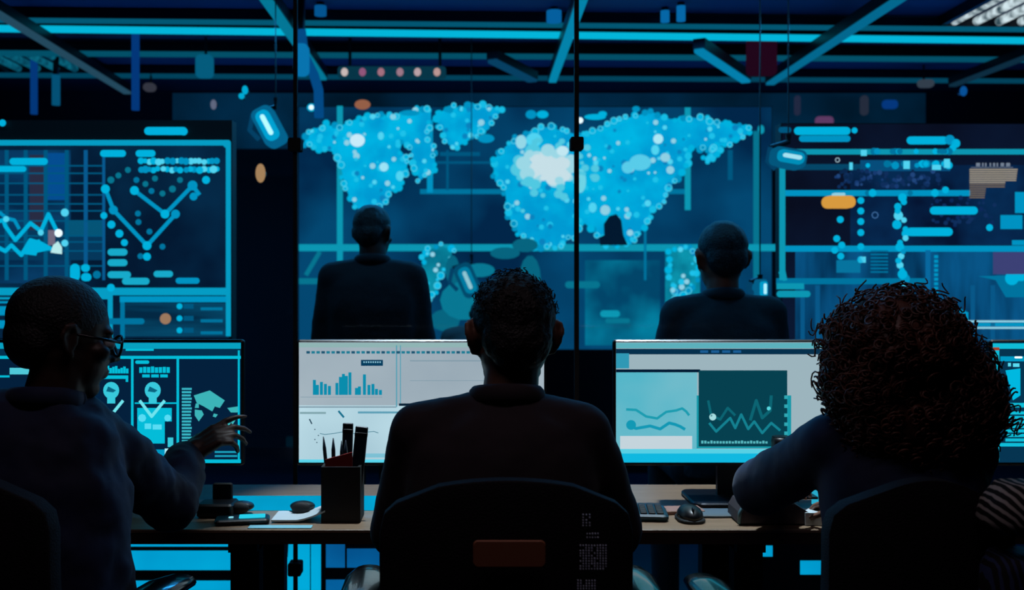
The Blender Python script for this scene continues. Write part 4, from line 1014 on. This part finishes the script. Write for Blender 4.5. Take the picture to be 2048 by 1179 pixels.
# striped wrap over her chair arm
t = thing('striped_wrap', 'black and white striped wrap hanging at the right of the curly haired woman', 'wrap', P(2040, 1010, 1.66))
SM_ = wave_mat('striped_weave', '05060a', 'b8b4b0', 26, .75, .62, 3)
m = MB(); m.m(SM_); m.loft([(P(2040, 1060, 1.66).x, 1.66, P(0, 1060, 1.66).z, .055, .05), (P(2040, 1040, 1.66).x, 1.66, P(0, 1035, 1.66).z, .065, .06), (P(2045, 1000, 1.66).x, 1.66, P(0, 1000, 1.66).z, .062, .055), (P(2050, 968, 1.66).x, 1.66, P(0, 965, 1.66).z, .045, .04)], SM_, 24, 2.2)
m.build('wrap', t, True)
SM2 = wave_mat('blue_striped_weave', '04060c', '2c3c6c', 30, .2, .65, 3)
m = MB(); m.m(SM2); xx = P(2045, 1100, 1.66).x; m.loft([(xx, 1.66, .72, .06, .05), (xx, 1.66, .80, .066, .056), (xx, 1.66, .86, .064, .05), (xx, 1.66, .882, .05, .05)], SM2, 24, 2.2)
o = m.build('wrap_tail', t, True); o['label'] = 'darker blue striped tail'

# ---- people beyond the glass
def distant(px, pyt, D, hw_px, label, shirt_m, skin, yaw, zbase_h, hs=1.0, shy=60, standing=True, base_z=0, name='person', hair=HAIRB):
    top = P(px, pyt, D); t = thing(name, label, 'person', (top.x, D, 0)); V = Vector; x = top.x; zh = top.z-.118*hs
    sc = hw_px*D/F/.155 if hw_px else 1
    nz = zh-.13*hs; shz = nz-.055; w_ = .15
    hipz = max(.52, nz-.56); kz = hipz*.53
    J = {'pelvis': V((x, D, hipz+.02)), 'chest': V((x, D, nz-.2)), 'neck': V((x, D, nz)), 'head': V((x, D+.02, zh)), 'shL': V((x-w_, D, shz)), 'shR': V((x+w_, D, shz)),
         'elL': V((x-w_-.045, D+.04, shz-.27)), 'elR': V((x+w_+.045, D+.04, shz-.27)), 'wrL': V((x-w_+.0, D+.22, shz-.36)), 'wrR': V((x+w_-.0, D+.22, shz-.36)),
         'hipL': V((x-.09, D, hipz)), 'hipR': V((x+.09, D, hipz))}
    if standing:
        J.update({'knL': V((x-.1, D+.02, kz)), 'knR': V((x+.1, D+.02, kz)), 'anL': V((x-.1, D-.02, .09)), 'anR': V((x+.1, D-.02, .09))})
    else:
        J.update({'knL': V((x-.12, D+.40, hipz)), 'knR': V((x+.12, D+.40, hipz)), 'anL': V((x-.12, D+.36, .09)), 'anR': V((x+.12, D+.36, .09))})
    m = MB(); m.m(skin); body(m, J); hM = Hm(J['head'], yaw, -6); head_parts(m, hM, hs)
    hand(m, J['wrL'], (.2, 1, -.2), (0, 0, -1), -1, [25]*4); hand(m, J['wrR'], (-.2, 1, -.2), (0, 0, -1), 1, [25]*4)
    m.remesh('body', .008, t, skin, 3)
    y = D
    rg = [(x, y, hipz-.03, .165, .12), (x, y, hipz+.12, .150, .11), (x, y, nz-.3, .165, .115), (x, y, nz-.16, .178, .12), (x, y, nz-.09, .17, .105), (x, y, nz-.045, .13, .085), (x, y, nz-.01, .065, .06)]
    shirt(J, t, shirt_m, rg, .055, .042, .94, (.012, .1), .014, True, .062); trousers(J, t, DARKC, .016); hair_cap(hM, t, hair, hs, disp=(.006, .03))
    if not standing:
        st = thing('bar_stool', 'tall black stool under the man between the map and the right monitor' if px > 1200 else 'black stool under the far seated person', 'stool', (x, D, 0))
        MB().cyl((x, D-.02, hipz-.135), .17, .05, BLK, 28).build('seat', st); MB().cyl((x, D-.02, .02), .025, hipz-.15, DMET, 14).build('column', st); MB().cyl((x, D-.02, 0), .15, .02, DMET, 28).build('base', st)
    return t
distant(1446, 448, 3.4, 0, 'person in dark teal jacket seen from behind above the wavy chart monitor', OLIVEC, SKIN_M, 4, 0, .98, standing=False)
distant(745, 414, 3.95, 0, 'person in black top standing beyond the glass before the map, left of centre', mat('black_top', '0a0b14', .85, bump=.2), SKIN_D, -20, 0, .86)
distant(957, 606, 5.6, 0, 'small far person in brown jacket seated low before the world map', BROWNC, SKIN_D, 0, 0, .55, standing=False)

# ------------------------------------------------------------------ rail light and added fills
def area(name, loc, rot, sx, sy, e, col):
    l = bpy.data.lights.new(name, 'AREA'); l.shape = 'RECTANGLE'; l.size = sx; l.size_y = sy; l.energy = e; l.color = col
    o = bpy.data.objects.new(name, l); COL.objects.link(o); o.location = loc; o.rotation_euler = rot; return o
area('rail_glow', (.3, 5.3, 2.66), (0, 0, 0), 6, .2, 90, (.03, .42, 1))
area('rim_fill', (0, 3.5, 2.66), (0, 0, 0), 5, .12, 14, (.12, .55, 1))  # added fill from front above for shoulder rims, no rail hangs there
area('ceiling_fill_back', (.3, 7.0, 2.3), (math.radians(180), 0, 0), 7, .3, 14, (.03, .3, 1))  # added upward fill to lift the dark ceiling, no cove built
area('ceiling_fill', (.3, 5.6, 2.5), (math.radians(180), 0, 0), 8, .1, 9, (.03, .3, 1))  # free strip added to brighten the ceiling from below
area('rear_fill', (-.1, 1.25, 2.8), (0, 0, 0), 1.8, .2, 3.6, (.9, .68, .75))  # unseen lamp added to lift the sitters' backs and hair
for x, en, sa in ((-.2, 210, 27), (.63, 250, 30), (1.6, 100, 30)):  # spots and fixtures added out of view to brighten the desk
    t = thing('fill_downlight', 'round fill lamp added over the desk', 'ceiling lamp', (x, 2.62, HT), 'fill lamps added over the desk')
    MB().tube([(x, 2.62, HT), (x, 2.62, HT-.02)], [.06, .055], DMET, 24).build('ring', t); MB().tube([(x, 2.62, HT-.018), (x, 2.62, HT-.024)], .042, em('c0e4f4', 3), 24).build('lens', t)
    l = bpy.data.lights.new('fill_downlight_beam', 'SPOT'); l.energy = en; l.color = (.72, .88, 1); l.spot_size = math.radians(sa); l.spot_blend = .6; l.shadow_soft_size = .04
    o = bpy.data.objects.new('fill_downlight_beam', l); COL.objects.link(o); o.location = (x, 2.62, HT-.04)
